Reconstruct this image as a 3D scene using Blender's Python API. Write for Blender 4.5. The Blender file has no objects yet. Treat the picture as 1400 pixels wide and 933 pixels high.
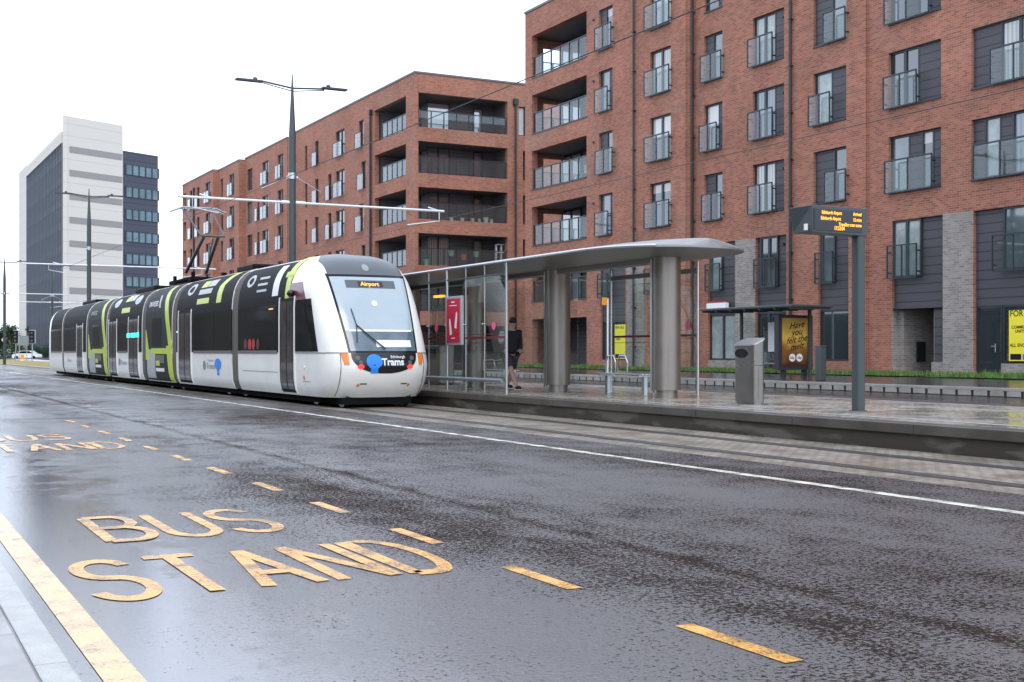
import bpy, bmesh, math, random
from mathutils import Vector, Matrix
random.seed(7)
scene = bpy.context.scene
COL = scene.collection
# ------------------------------------------------------------------ camera, sky, sun, exposure
F, H0, YH = 1700.0, 1.3, 481.0
TH = math.atan(890.0 / F)
SN, CS = math.sin(TH), math.cos(TH)
cd = bpy.data.cameras.new("camera")
cam = bpy.data.objects.new("camera", cd); COL.objects.link(cam)
cam.location = (0, 0, H0)
cam.rotation_euler = (math.radians(90), 0, -TH)
cd.sensor_width = 36.0; cd.lens = F / 1400 * 36.0
cd.shift_y = 14.5 / 1400
cd.clip_start = 0.05; cd.clip_end = 3000
scene.camera = cam
scene.view_settings.view_transform = 'Standard'
scene.view_settings.look = 'None'
scene.view_settings.gamma = 1.0
scene.view_settings.exposure = 0.12
scene.view_settings.use_curve_mapping = False
world = bpy.data.worlds.new("World"); scene.world = world; world.use_nodes = True
nt = world.node_tree; nt.nodes.clear()
wo = nt.nodes.new('ShaderNodeOutputWorld'); bg = nt.nodes.new('ShaderNodeBackground')
sky = nt.nodes.new('ShaderNodeTexSky'); sky.sky_type = 'NISHITA'; sky.sun_disc = False
SUN_EL, SUN_ROT = math.radians(48), math.radians(200)
sky.sun_elevation = SUN_EL; sky.sun_rotation = SUN_ROT
bg.inputs['Strength'].default_value = 0.1
geo = nt.nodes.new('ShaderNodeTexCoord'); noi = nt.nodes.new('ShaderNodeTexNoise')
noi.inputs['Scale'].default_value = 2.2; noi.inputs['Detail'].default_value = 4
mp = nt.nodes.new('ShaderNodeMapping'); mp.inputs['Scale'].default_value = (1, 1, 3.5)
nt.links.new(geo.outputs['Generated'], mp.inputs['Vector']); nt.links.new(mp.outputs[0], noi.inputs['Vector'])
cr = nt.nodes.new('ShaderNodeValToRGB')
cr.color_ramp.elements[0].position = .3; cr.color_ramp.elements[0].color = (14.4, 16.4, 20.0, 1)
cr.color_ramp.elements[1].position = .7; cr.color_ramp.elements[1].color = (17.0, 19.0, 22.8, 1)
nt.links.new(noi.outputs['Fac'], cr.inputs['Fac'])
mx = nt.nodes.new('ShaderNodeMix'); mx.data_type = 'RGBA'; mx.inputs['Factor'].default_value = .93
nt.links.new(sky.outputs[0], mx.inputs['A']); nt.links.new(cr.outputs[0], mx.inputs['B'])
nt.links.new(mx.outputs['Result'], bg.inputs['Color']); nt.links.new(bg.outputs[0], wo.inputs['Surface'])
sl = bpy.data.lights.new("sun", 'SUN'); sl.energy = 1.0; sl.angle = math.radians(25); sl.color = (1, .96, .9)
so = bpy.data.objects.new("sun", sl); COL.objects.link(so)
sdir = Vector((math.sin(SUN_ROT) * math.cos(SUN_EL), math.cos(SUN_ROT) * math.cos(SUN_EL), math.sin(SUN_EL)))
so.rotation_euler = sdir.to_track_quat('Z', 'Y').to_euler()

# ------------------------------------------------------------------ photo measurements -> metres
def ux(x, c):                       # distance along the road of the point at lateral offset c seen in photo column x
    k = (x - 700) / F
    return c * (CS - k * SN) / (SN + k * CS)
def cx(x, u):
    k = (x - 700) / F
    return u * (SN + k * CS) / (CS - k * SN)
def dep(c, u): return c * SN + u * CS
def zz(y, c, u): return H0 + (YH - y) * dep(c, u) / F
def gnd(x, y, z=0.0):
    d = F * (H0 - z) / (y - YH); X = (x - 700) / F * d
    return (X * CS + d * SN, -X * SN + d * CS)

# ------------------------------------------------------------------ object helpers
def tag(o, label=None, cat=None, group=None, kind=None):
    if label: o["label"] = label
    if cat: o["category"] = cat
    if group: o["group"] = group
    if kind: o["kind"] = kind
    return o
def empty(name, loc=(0, 0, 0), rz=0, label=None, cat=None, group=None):
    o = bpy.data.objects.new(name, None); COL.objects.link(o)
    o.location = loc; o.rotation_euler = (0, 0, rz); o.empty_display_size = .2
    return tag(o, label, cat, group)
def copy_tree(o, parent=None):
    c = o.copy(); COL.objects.link(c); c.parent = parent
    for ch in list(o.children): copy_tree(ch, c)
    return c
class MB:
    """collects shapes for ONE mesh object"""
    def __init__(s): s.v = []; s.f = []; s.m = []; s.sm = []
    def add(s, vs, fs, mi=0, smooth=False):
        o = len(s.v); s.v += [tuple(v) for v in vs]
        s.f += [tuple(i + o for i in f) for f in fs]; s.m += [mi] * len(fs); s.sm += [smooth] * len(fs); return s
    def box(s, x0, x1, y0, y1, z0, z1, mi=0):
        if x0 > x1: x0, x1 = x1, x0
        if y0 > y1: y0, y1 = y1, y0
        if z0 > z1: z0, z1 = z1, z0
        vs = [(x0, y0, z0), (x1, y0, z0), (x1, y1, z0), (x0, y1, z0), (x0, y0, z1), (x1, y0, z1), (x1, y1, z1), (x0, y1, z1)]
        return s.add(vs, [(0, 3, 2, 1), (4, 5, 6, 7), (0, 1, 5, 4), (1, 2, 6, 5), (2, 3, 7, 6), (3, 0, 4, 7)], mi)
    def prism(s, pts, z0, z1, mi=0, smooth=False):    # pts counter-clockwise in xy
        n = len(pts)
        vs = [(p[0], p[1], z0) for p in pts] + [(p[0], p[1], z1) for p in pts]
        s.add(vs, [tuple(range(n - 1, -1, -1)), tuple(range(n, 2 * n))], mi)
        return s.add(vs, [(i, (i + 1) % n, n + (i + 1) % n, n + i) for i in range(n)], mi, smooth)
    def tube(s, pts, r, n=8, mi=0, cap=True, smooth=True):
        pts = [Vector(p) for p in pts]; rs = r if isinstance(r, (list, tuple)) else [r] * len(pts)
        vs = []; a = None
        for i, p in enumerate(pts):
            t = (pts[min(i + 1, len(pts) - 1)] - pts[max(i - 1, 0)]).normalized()
            if a is None: a = Vector((0, 0, 1)) if abs(t.z) < .9 else Vector((1, 0, 0))
            b = t.cross(a).normalized(); a = b.cross(t).normalized()
            for k in range(n):
                g = 2 * math.pi * k / n
                vs.append(p + (a * math.cos(g) + b * math.sin(g)) * rs[i])
        fs = []
        for i in range(len(pts) - 1):
            for k in range(n):
                fs.append((i * n + k, i * n + (k + 1) % n, (i + 1) * n + (k + 1) % n, (i + 1) * n + k))
        s.add(vs, fs, mi, smooth)
        if cap:
            s.add(vs[:n], [tuple(range(n))], mi); s.add(vs[-n:], [tuple(range(n - 1, -1, -1))], mi)
        return s
    def grid(s, rows, mi=0, smooth=True, flip=False):
        n = len(rows[0]); vs = [p for r in rows for p in r]; fs = []
        for i in range(len(rows) - 1):
            for j in range(n - 1):
                q = (i * n + j, i * n + j + 1, (i + 1) * n + j + 1, (i + 1) * n + j)
                fs.append(q[::-1] if flip else q)
        return s.add(vs, fs, mi, smooth)
    def ball(s, c, r, n=12, m=8, mi=0):
        rr = r if isinstance(r, (tuple, list)) else (r, r, r)
        rows = []
        for i in range(m + 1):
            a = math.pi * i / m - math.pi / 2
            rows.append([(c[0] + rr[0] * math.cos(a) * math.cos(2 * math.pi * k / n), c[1] + rr[1] * math.cos(a) * math.sin(2 * math.pi * k / n), c[2] + rr[2] * math.sin(a)) for k in range(n + 1)])
        return s.grid(rows, mi)
    def build(s, name, mats, parent=None, bevel=0, seg=2, solid=0):
        me = bpy.data.meshes.new(name); me.from_pydata(s.v, [], s.f)
        if not isinstance(mats, (list, tuple)): mats = [mats]
        for m in mats: me.materials.append(m)
        for p, mi, sm in zip(me.polygons, s.m, s.sm): p.material_index = mi; p.use_smooth = sm
        me.update()
        o = bpy.data.objects.new(name, me); COL.objects.link(o)
        if parent: o.parent = parent
        if bevel or solid:
            if bevel:
                b = o.modifiers.new('bevel', 'BEVEL'); b.width = bevel; b.segments = seg; b.limit_method = 'ANGLE'
            if solid:
                b = o.modifiers.new('solid', 'SOLIDIFY'); b.thickness = solid
        return o
_dg = None
def text_pts(body, size=1.0, bold=0.0, align='LEFT', shear=0.0, spacing=1.0):
    cu = bpy.data.curves.new('lettering', 'FONT'); cu.body = body; cu.size = size; cu.offset = bold
    cu.align_x = align; cu.shear = shear; cu.space_character = spacing; cu.resolution_u = 3
    ob = bpy.data.objects.new('lettering', cu); COL.objects.link(ob)
    dg = bpy.context.evaluated_depsgraph_get()
    me = bpy.data.meshes.new_from_object(ob.evaluated_get(dg))
    vs = [tuple(v.co) for v in me.vertices]; fs = [tuple(p.vertices) for p in me.polygons]
    bpy.data.objects.remove(ob); bpy.data.curves.remove(cu); bpy.data.meshes.remove(me)
    return vs, fs
def text_obj(name, body, size, fn, m, parent=None, **k):
    """flat lettering laid on a surface: fn maps glyph x, y to a point"""
    vs, fs = text_pts(body, size, **k)
    return MB().add([fn(v[0], v[1]) for v in vs], fs).build(name, m, parent)

# ------------------------------------------------------------------ materials
def node(t, ty, **kw):
    n = t.nodes.new(ty)
    for a, b in kw.items(): setattr(n, a, b)
    return n
def mat(name, col, rough=.6, metal=0.0, var=0.0, vscale=3.0, bump=0.0, bscale=40.0, spec=.5, ior=None, emit=None, estr=1.0, coat=0.0):
    m = bpy.data.materials.new(name); m.use_nodes = True; t = m.node_tree; p = t.nodes['Principled BSDF']
    c = (*col, 1) if len(col) == 3 else col
    p.inputs['Base Color'].default_value = c; p.inputs['Roughness'].default_value = rough
    p.inputs['Metallic'].default_value = metal; p.inputs['Specular IOR Level'].default_value = spec
    if ior: p.inputs['IOR'].default_value = ior
    if coat: p.inputs['Coat Weight'].default_value = coat; p.inputs['Coat Roughness'].default_value = .08
    if emit: p.inputs['Emission Color'].default_value = (*emit, 1); p.inputs['Emission Strength'].default_value = estr
    if var or bump:
        tc = node(t, 'ShaderNodeTexCoord')
    if var:
        n = node(t, 'ShaderNodeTexNoise'); n.inputs['Scale'].default_value = vscale; n.inputs['Detail'].default_value = 6
        n.inputs['Roughness'].default_value = .65
        t.links.new(tc.outputs['Object'], n.inputs['Vector'])
        r = node(t, 'ShaderNodeValToRGB'); r.color_ramp.elements[0].position = .3; r.color_ramp.elements[1].position = .72
        r.color_ramp.elements[0].color = (*[x * (1 - var) for x in c[:3]], 1); r.color_ramp.elements[1].color = (*[min(1, x * (1 + var)) for x in c[:3]], 1)
        t.links.new(n.outputs['Fac'], r.inputs['Fac']); t.links.new(r.outputs[0], p.inputs['Base Color'])
        mr = node(t, 'ShaderNodeMapRange'); mr.inputs['To Min'].default_value = max(.02, rough * .75); mr.inputs['To Max'].default_value = min(1, rough * 1.3)
        t.links.new(n.outputs['Fac'], mr.inputs['Value']); t.links.new(mr.outputs[0], p.inputs['Roughness'])
    if bump:
        n2 = node(t, 'ShaderNodeTexNoise'); n2.inputs['Scale'].default_value = bscale; n2.inputs['Detail'].default_value = 5
        t.links.new(tc.outputs['Object'], n2.inputs['Vector'])
        b = node(t, 'ShaderNodeBump'); b.inputs['Strength'].default_value = bump; b.inputs['Distance'].default_value = .02
        t.links.new(n2.outputs['Fac'], b.inputs['Height']); t.links.new(b.outputs[0], p.inputs['Normal'])
    return m
def brick_mat(name, c1, c2, mortar, bw=.225, bh=.075, ms=.009, flat=False, rough=.85, wet=0.0, bumpd=.008, off=.5):
    m = bpy.data.materials.new(name); m.use_nodes = True; t = m.node_tree; p = t.nodes['Principled BSDF']
    tc = node(t, 'ShaderNodeTexCoord'); sp = node(t, 'ShaderNodeSeparateXYZ'); t.links.new(tc.outputs['Object'], sp.inputs[0])
    cb = node(t, 'ShaderNodeCombineXYZ')
    if flat:
        t.links.new(sp.outputs['Y'], cb.inputs['X']); t.links.new(sp.outputs['X'], cb.inputs['Y'])
    else:
        ad = node(t, 'ShaderNodeMath'); ad.operation = 'ADD'
        t.links.new(sp.outputs['X'], ad.inputs[0]); t.links.new(sp.outputs['Y'], ad.inputs[1])
        t.links.new(ad.outputs[0], cb.inputs['X']); t.links.new(sp.outputs['Z'], cb.inputs['Y'])
    b = node(t, 'ShaderNodeTexBrick'); b.offset = off
    b.inputs['Scale'].default_value = 1; b.inputs['Brick Width'].default_value = bw; b.inputs['Row Height'].default_value = bh
    b.inputs['Mortar Size'].default_value = ms; b.inputs['Mortar Smooth'].default_value = .2; b.inputs['Bias'].default_value = -.1
    b.inputs['Color1'].default_value = (*c1, 1); b.inputs['Color2'].default_value = (*c2, 1); b.inputs['Mortar'].default_value = (*mortar, 1)
    t.links.new(cb.outputs[0], b.inputs['Vector'])
    n = node(t, 'ShaderNodeTexNoise'); n.inputs['Scale'].default_value = .35; n.inputs['Detail'].default_value = 8; n.inputs['Roughness'].default_value = .7
    t.links.new(tc.outputs['Object'], n.inputs['Vector'])
    mr = node(t, 'ShaderNodeMapRange'); mr.inputs['From Min'].default_value = .3; mr.inputs['From Max'].default_value = .7
    mr.inputs['To Min'].default_value = .8; mr.inputs['To Max'].default_value = 1.2
    t.links.new(n.outputs['Fac'], mr.inputs['Value'])
    mul = node(t, 'ShaderNodeVectorMath'); mul.operation = 'SCALE'
    t.links.new(b.outputs['Color'], mul.inputs[0]); t.links.new(mr.outputs[0], mul.inputs['Scale'])
    ns = node(t, 'ShaderNodeTexNoise'); ns.inputs['Scale'].default_value = .22; ns.inputs['Detail'].default_value = 7; ns.inputs['Roughness'].default_value = .75; ns.inputs['Distortion'].default_value = .6
    t.links.new(tc.outputs['Object'], ns.inputs['Vector'])
    ms_ = node(t, 'ShaderNodeMapRange'); ms_.inputs['From Min'].default_value = .52; ms_.inputs['From Max'].default_value = .75; ms_.inputs['To Max'].default_value = .45
    t.links.new(ns.outputs['Fac'], ms_.inputs['Value'])
    pal = node(t, 'ShaderNodeMix', data_type='RGBA'); pal.inputs['B'].default_value = (*mortar, 1)
    t.links.new(ms_.outputs[0], pal.inputs['Factor']); t.links.new(mul.outputs[0], pal.inputs['A'])
    t.links.new(pal.outputs['Result'], p.inputs['Base Color'])
    p.inputs['Roughness'].default_value = rough
    if wet:
        n3 = node(t, 'ShaderNodeTexNoise'); n3.inputs['Scale'].default_value = 1.3; n3.inputs['Detail'].default_value = 7
        t.links.new(tc.outputs['Object'], n3.inputs['Vector'])
        m3 = node(t, 'ShaderNodeMapRange'); m3.inputs['From Min'].default_value = .42; m3.inputs['From Max'].default_value = .6
        m3.inputs['To Min'].default_value = wet; m3.inputs['To Max'].default_value = rough
        t.links.new(n3.outputs['Fac'], m3.inputs['Value']); t.links.new(m3.outputs[0], p.inputs['Roughness'])
    bp = node(t, 'ShaderNodeBump'); bp.invert = True; bp.inputs['Strength'].default_value = .6; bp.inputs['Distance'].default_value = bumpd
    t.links.new(b.outputs['Fac'], bp.inputs['Height']); t.links.new(bp.outputs[0], p.inputs['Normal'])
    return m
def panel_mat(name, col, pitch=.3, line=.035, vertical=False, rough=.55):
    m = bpy.data.materials.new(name); m.use_nodes = True; t = m.node_tree; p = t.nodes['Principled BSDF']
    tc = node(t, 'ShaderNodeTexCoord'); sp = node(t, 'ShaderNodeSeparateXYZ'); t.links.new(tc.outputs['Object'], sp.inputs[0])
    d = node(t, 'ShaderNodeMath'); d.operation = 'DIVIDE'; d.inputs[1].default_value = pitch; t.links.new(sp.outputs['Z'], d.inputs[0])
    fr = node(t, 'ShaderNodeMath'); fr.operation = 'FRACT'; t.links.new(d.outputs[0], fr.inputs[0])
    lt = node(t, 'ShaderNodeMath'); lt.operation = 'LESS_THAN'; lt.inputs[1].default_value = line / pitch; t.links.new(fr.outputs[0], lt.inputs[0])
    mxx = node(t, 'ShaderNodeMix', data_type='RGBA'); mxx.inputs['A'].default_value = (*col, 1); mxx.inputs['B'].default_value = (*[x * (.3 if col[0] < .3 else .78) for x in col], 1)
    t.links.new(lt.outputs[0], mxx.inputs['Factor']); t.links.new(mxx.outputs['Result'], p.inputs['Base Color']); p.inputs['Roughness'].default_value = rough
    bp = node(t, 'ShaderNodeBump'); bp.invert = True; bp.inputs['Distance'].default_value = .01
    t.links.new(lt.outputs[0], bp.inputs['Height']); t.links.new(bp.outputs[0], p.inputs['Normal'])
    return m
def clear_glass(name, tint=(.8, .88, .86), ior=1.5, boost=1.0, rough=.02, milk=0.0):
    m = bpy.data.materials.new(name); m.use_nodes = True; t = m.node_tree; t.nodes.clear()
    o = node(t, 'ShaderNodeOutputMaterial'); tr = node(t, 'ShaderNodeBsdfTransparent'); gl = node(t, 'ShaderNodeBsdfGlossy')
    tr.inputs[0].default_value = (*tint, 1); gl.inputs['Roughness'].default_value = rough; gl.inputs[0].default_value = (.95, .98, 1, 1)
    ge = node(t, 'ShaderNodeNewGeometry'); dt = node(t, 'ShaderNodeVectorMath'); dt.operation = 'DOT_PRODUCT'
    t.links.new(ge.outputs['Incoming'], dt.inputs[0]); t.links.new(ge.outputs['Normal'], dt.inputs[1])
    def mth(op, a, b=0.0):
        n = node(t, 'ShaderNodeMath'); n.operation = op
        for i, q in enumerate((a, b)):
            if isinstance(q, (int, float)): n.inputs[i].default_value = q
            else: t.links.new(q, n.inputs[i])
        return n
    r0 = ((ior - 1) / (ior + 1)) ** 2
    x = mth('SUBTRACT', 1.0, mth('ABSOLUTE', dt.outputs['Value']).outputs[0]); x5 = mth('POWER', x.outputs[0], 5.0)
    fr = mth('ADD', mth('MULTIPLY', x5.outputs[0], 1 - r0).outputs[0], r0)
    mu = mth('MULTIPLY', fr.outputs[0], boost); mu.use_clamp = True
    a = node(t, 'ShaderNodeMixShader'); t.links.new(mu.outputs[0], a.inputs[0]); t.links.new(tr.outputs[0], a.inputs[1]); t.links.new(gl.outputs[0], a.inputs[2])
    last = a
    if milk:
        df = node(t, 'ShaderNodeBsdfDiffuse'); df.inputs[0].default_value = (.6, .66, .66, 1)
        b = node(t, 'ShaderNodeMixShader'); b.inputs[0].default_value = milk; t.links.new(a.outputs[0], b.inputs[1]); t.links.new(df.outputs[0], b.inputs[2]); last = b
    t.links.new(last.outputs[0], o.inputs['Surface'])
    return m
M = {}
M['brick'] = brick_mat('red_brick', (.40, .135, .074), (.20, .066, .043), (.31, .215, .165))
M['grey_brick'] = brick_mat('grey_brick', (.30, .265, .235), (.17, .15, .135), (.34, .31, .28))
M['clad'] = panel_mat('charcoal_cladding', (.060, .056, .064))
M['clad_dark'] = panel_mat('dark_board_cladding', (.11, .11, .115), .2, .02)
M['frame'] = mat('dark_frame', (.018, .025, .03), .4)
M['coping'] = mat('roof_coping', (.12, .13, .14), .5, .3)
M['pipe'] = mat('downpipe', (.02, .02, .022), .4)
M['win'] = [mat('window_glass_dark', (.03, .04, .045), .03, ior=2.3), mat('window_glass_curtain', (.30, .34, .33), .05, ior=1.9, var=.25, vscale=3),
            mat('window_glass_mid', (.10, .13, .14), .03, ior=2.2, var=.3, vscale=1.2)]
def pane_mat(name, mode, a, b, ior=2.2):
    m = mat(name, a, .03, ior=ior); t = m.node_tree; p = t.nodes['Principled BSDF']; tc = node(t, 'ShaderNodeTexCoord'); sp = node(t, 'ShaderNodeSeparateXYZ')
    r = node(t, 'ShaderNodeValToRGB'); e = r.color_ramp.elements; e[0].color = (*a, 1); e[1].color = (*b, 1)
    if mode == 'folds':
        t.links.new(tc.outputs['Object'], sp.inputs[0]); w_ = node(t, 'ShaderNodeMath'); w_.operation = 'ADD'; t.links.new(sp.outputs['X'], w_.inputs[0]); t.links.new(sp.outputs['Y'], w_.inputs[1])
        k = node(t, 'ShaderNodeMath'); k.operation = 'MULTIPLY'; k.inputs[1].default_value = 38; t.links.new(w_.outputs[0], k.inputs[0]); q = node(t, 'ShaderNodeMath'); q.operation = 'SINE'; t.links.new(k.outputs[0], q.inputs[0])
        h = node(t, 'ShaderNodeMapRange'); h.inputs['From Min'].default_value = -1; t.links.new(q.outputs[0], h.inputs['Value']); t.links.new(h.outputs[0], r.inputs[0])
    else:
        t.links.new(tc.outputs['Generated'], sp.inputs[0]); e[0].position = mode; e[1].position = mode + .01; t.links.new(sp.outputs['Z'], r.inputs[0])
    t.links.new(r.outputs[0], p.inputs['Base Color']); return m
M['win'] += [pane_mat('curtain_folds', 'folds', (.20, .20, .19), (.42, .42, .40)), pane_mat('roller_blind_half', .55, (.03, .035, .04), (.5, .5, .47)), pane_mat('roller_blind_top', .78, (.05, .055, .06), (.36, .34, .31)), pane_mat('curtain_blue', 'folds', (.08, .10, .13), (.16, .19, .23))]
M['win'].append(mat('window_glass_bright', (.34, .37, .38), .04, ior=3.4))
M['rail_glass'] = clear_glass('balcony_glass', (.74, .81, .80), 1.55, 1.5, .02, .035)
M['shelter_glass'] = clear_glass('shelter_glass', (.93, .965, .95), 1.5, 1.0, .01)
M['steel'] = mat('brushed_steel', (.29, .26, .225), .38, .85, var=.06, vscale=2.0)
M['steel_lt'] = mat('steel_post', (.55, .56, .56), .3, .9)
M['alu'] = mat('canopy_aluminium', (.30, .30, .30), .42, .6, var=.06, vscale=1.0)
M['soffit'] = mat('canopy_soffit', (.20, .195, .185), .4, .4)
M['pole'] = mat('pole_paint', (.055, .068, .070), .45)
M['signgrey'] = mat('sign_casing', (.048, .062, .064), .45)
M['led'] = mat('led_letters', (1, .35, .02), .5, emit=(1.0, .36, .03), estr=2.2)
M['black'] = mat('black_panel', (.012, .012, .014), .25)
M['white'] = mat('white_paint', (.78, .78, .76), .4)
M['cream'] = mat('tram_cream_paint', (.87, .855, .79), .3, coat=.4, var=.05, vscale=1.6)
M['tblack'] = mat('tram_black_wrap', (.012, .0125, .013), .5, spec=.03)
M['tgrey'] = mat('tram_grey_wrap', (.034, .039, .038), .5, spec=.04, var=.1)
M['roofgrey'] = mat('tram_roof_grey', (.10, .11, .12), .35, spec=.3)
M['lime'] = mat('lime_stripe', (.50, .60, .03), .35)
M['maroon'] = mat('maroon_panel', (.13, .012, .02), .3, coat=.3)
M['tglass'] = mat('tram_side_glass', (.010, .012, .012), .06, spec=.22)
M['doorglass'] = mat('tram_door_glass', (.06, .052, .048), .10, spec=.3, var=.5, vscale=2.2)
M['screen'] = mat('windscreen_glass', (.36, .42, .45), .12, ior=1.6, var=.06, vscale=1.2)
M['screen_lo'] = mat('windscreen_lower', (.10, .14, .17), .1, ior=1.6, var=.35, vscale=2.5)
M['rubber'] = mat('bellows_rubber', (.13, .122, .112), .6)
M['under'] = mat('underframe', (.008, .008, .008), .9, spec=.1)
M['amber'] = mat('amber_lamp', (.75, .22, .04), .3)
M['red'] = mat('red_lamp', (.8, .03, .03), .3, emit=(1, .05, .03), estr=1.2)
M['orange'] = mat('orange_display', (.9, .4, .08), .4, emit=(1, .45, .12), estr=.9)
M['blue'] = mat('blue_sticker', (.02, .24, .75), .4)
M['greenled'] = mat('green_door_led', (.05, .8, .5), .4, emit=(.05, 1, .65), estr=1.6)
M['cable'] = mat('overhead_wire', (.03, .03, .03), .5)
M['tubewhite'] = mat('bracket_tube', (.72, .73, .74), .4, .2)
M['concrete'] = panel_mat('concrete_tower', (.60, .565, .505), 1.9, .06, rough=.85)
M['concrete_dk'] = mat('concrete_recess_shade', (.28, .26, .25), .8)
M['yellow_sign'] = mat('yellow_board', (.85, .72, .03), .5)
M['poster_red'] = mat('red_poster', (.52, .02, .05), .4)
M['leaf'] = mat('leaf', (.035, .07, .02), .7, var=.45, vscale=1.5)
M['leaf2'] = mat('leaf_light', (.07, .11, .035), .7, var=.4, vscale=1.5)
M['bark'] = mat('bark', (.09, .07, .05), .9, var=.3, vscale=6)
M['skin'] = mat('skin', (.48, .27, .19), .55)
M['cloth_black'] = mat('black_cloth', (.015, .015, .017), .8)
M['cloth_grey'] = mat('grey_cloth', (.38, .42, .45), .8)
M['shorts'] = mat('dark_shorts', (.04, .04, .045), .85)
M['hair'] = mat('hair', (.03, .018, .012), .7)
M['grass'] = mat('grass_blades', (.09, .17, .03), .8, var=.4, vscale=2)
M['grassbase'] = mat('grass_ground', (.055, .10, .022), .9, var=.4, vscale=3, bump=.5, bscale=30)
M['verge'] = mat('dry_verge', (.26, .20, .05), .9, var=.3, vscale=1.2, bump=.4)
M['plaster'] = mat('white_box', (.8, .8, .8), .5)

def wet_road(name, dark, light, wetbias=.5, puddle=True):
    m = bpy.data.materials.new(name); m.use_nodes = True; t = m.node_tree; t.nodes.clear(); L = t.links
    o = node(t, 'ShaderNodeOutputMaterial'); tc = node(t, 'ShaderNodeTexCoord')
    def noise(scale, detail=6, rough=.6, sx=1, sy=1):
        mpp = node(t, 'ShaderNodeMapping'); mpp.inputs['Scale'].default_value = (sx, sy, 1); L.new(tc.outputs['Object'], mpp.inputs[0])
        n = node(t, 'ShaderNodeTexNoise'); n.inputs['Scale'].default_value = scale; n.inputs['Detail'].default_value = detail; n.inputs['Roughness'].default_value = rough
        L.new(mpp.outputs[0], n.inputs['Vector']); return n.outputs['Fac']
    def rng(v, a, b, c=0, d=1):
        r = node(t, 'ShaderNodeMapRange'); r.inputs['From Min'].default_value = a; r.inputs['From Max'].default_value = b
        r.inputs['To Min'].default_value = c; r.inputs['To Max'].default_value = d; L.new(v, r.inputs['Value']); return r.outputs[0]
    def mth(op, a, b):
        n = node(t, 'ShaderNodeMath'); n.operation = op
        for i, q in enumerate((a, b)):
            if isinstance(q, (int, float)): n.inputs[i].default_value = q
            else: L.new(q, n.inputs[i])
        return n.outputs[0]
    fine = noise(30, 5, .78, .9, 1.0); mid = noise(2.1, 6, .65, 1, .7); big = noise(.33, 3, .5, 1, .45); grain = noise(120, 3, .6); fine2 = noise(58, 3, .7, 1.0, .8)
    # water level: large patches + mid + aggregate poking through
    sp = node(t, 'ShaderNodeSeparateXYZ'); L.new(tc.outputs['Object'], sp.inputs[0])
    lane = rng(sp.outputs['X'], 1.0, 5.0, .085, -.02) if puddle else 0.02     # the gutter side of the carriageway holds more water
    lvl = mth('ADD', mth('MULTIPLY', fine, .74), mth('ADD', mth('MULTIPLY', mid, .24), mth('MULTIPLY', big, .32)))
    lvl = mth('ADD', lvl, mth('ADD', mth('MULTIPLY', grain, .16), mth('MULTIPLY', mth('SUBTRACT', fine2, .38), .46)))
    lvl = mth('ADD', lvl, lane)
    if puddle:                                   # construction joint between the two asphalt lanes, and rolled wheel tracks
        wob = mth('ADD', sp.outputs['X'], mth('MULTIPLY', mth('SUBTRACT', mid, .5), .35))
        joint = rng(mth('ABSOLUTE', mth('SUBTRACT', wob, 4.55), 0.0), .0, .14, -.07, 0)
        band = rng(mth('ABSOLUTE', mth('SUBTRACT', wob, 3.75), 0.0), .2, .75, -.05, 0)
        lvl = mth('ADD', lvl, mth('ADD', joint, band))
    film = rng(lvl, .748 - wetbias * .06, .785 - wetbias * .06)
    colr = node(t, 'ShaderNodeMix', data_type='RGBA'); L.new(rng(grain, .35, .65), colr.inputs['Factor'])
    colr.inputs['A'].default_value = (*dark, 1); colr.inputs['B'].default_value = (*light, 1)
    dry = node(t, 'ShaderNodeBsdfPrincipled'); L.new(colr.outputs['Result'], dry.inputs['Base Color']); dry.inputs['Roughness'].default_value = .8; dry.inputs['Specular IOR Level'].default_value = .06
    bd = node(t, 'ShaderNodeBump'); bd.inputs['Strength'].default_value = .8; bd.inputs['Distance'].default_value = .012; L.new(mth('ADD', grain, mth('MULTIPLY', fine, 1.5)), bd.inputs['Height']); L.new(bd.outputs[0], dry.inputs['Normal'])
    wet = node(t, 'ShaderNodeBsdfPrincipled'); L.new(colr.outputs['Result'], wet.inputs['Base Color']); pass
    lane2 = rng(mth('ADD', sp.outputs['X'], mth('MULTIPLY', mid, 3.0)), 3.2, 7.0) if puddle else rng(mid, .0, 1.0, .3, .3)
    L.new(rng(lane2, 0, 1, 3.7, 2.5), wet.inputs['IOR']); L.new(rng(lane2, 0, 1, .08, .30), wet.inputs['Roughness'])
    bw = node(t, 'ShaderNodeBump'); L.new(rng(lane2, 0, 1, .06, .95), bw.inputs['Strength']); bw.inputs['Distance'].default_value = .022; L.new(mth('ADD', mth('MULTIPLY', grain, .2), mth('ADD', fine, mth('MULTIPLY', fine2, .5))), bw.inputs['Height']); L.new(bw.outputs[0], wet.inputs['Normal'])
    mxs = node(t, 'ShaderNodeMixShader'); L.new(film, mxs.inputs[0]); L.new(dry.outputs[0], mxs.inputs[1]); L.new(wet.outputs[0], mxs.inputs[2])
    L.new(mxs.outputs[0], o.inputs['Surface'])
    return m
M['road'] = wet_road('wet_asphalt', (.010, .007, .006), (.048, .028, .020), .5)
M['road2'] = wet_road('wet_asphalt_far', (.02, .018, .018), (.05, .04, .038), .8, False)
M['pave'] = brick_mat('wet_paving', (.30, .28, .27), (.24, .225, .215), (.10, .09, .085), .9, .6, .008, flat=True, rough=.5, wet=.2, bumpd=.004)
M['pave_dk'] = mat('dark_wet_paving', (.06, .05, .05), .18, var=.3, vscale=1.2, bump=.15, bscale=20)
M['kerb'] = mat('pale_kerb', (.40, .39, .37), .4, var=.2, vscale=5, bump=.5, bscale=60)
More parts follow.
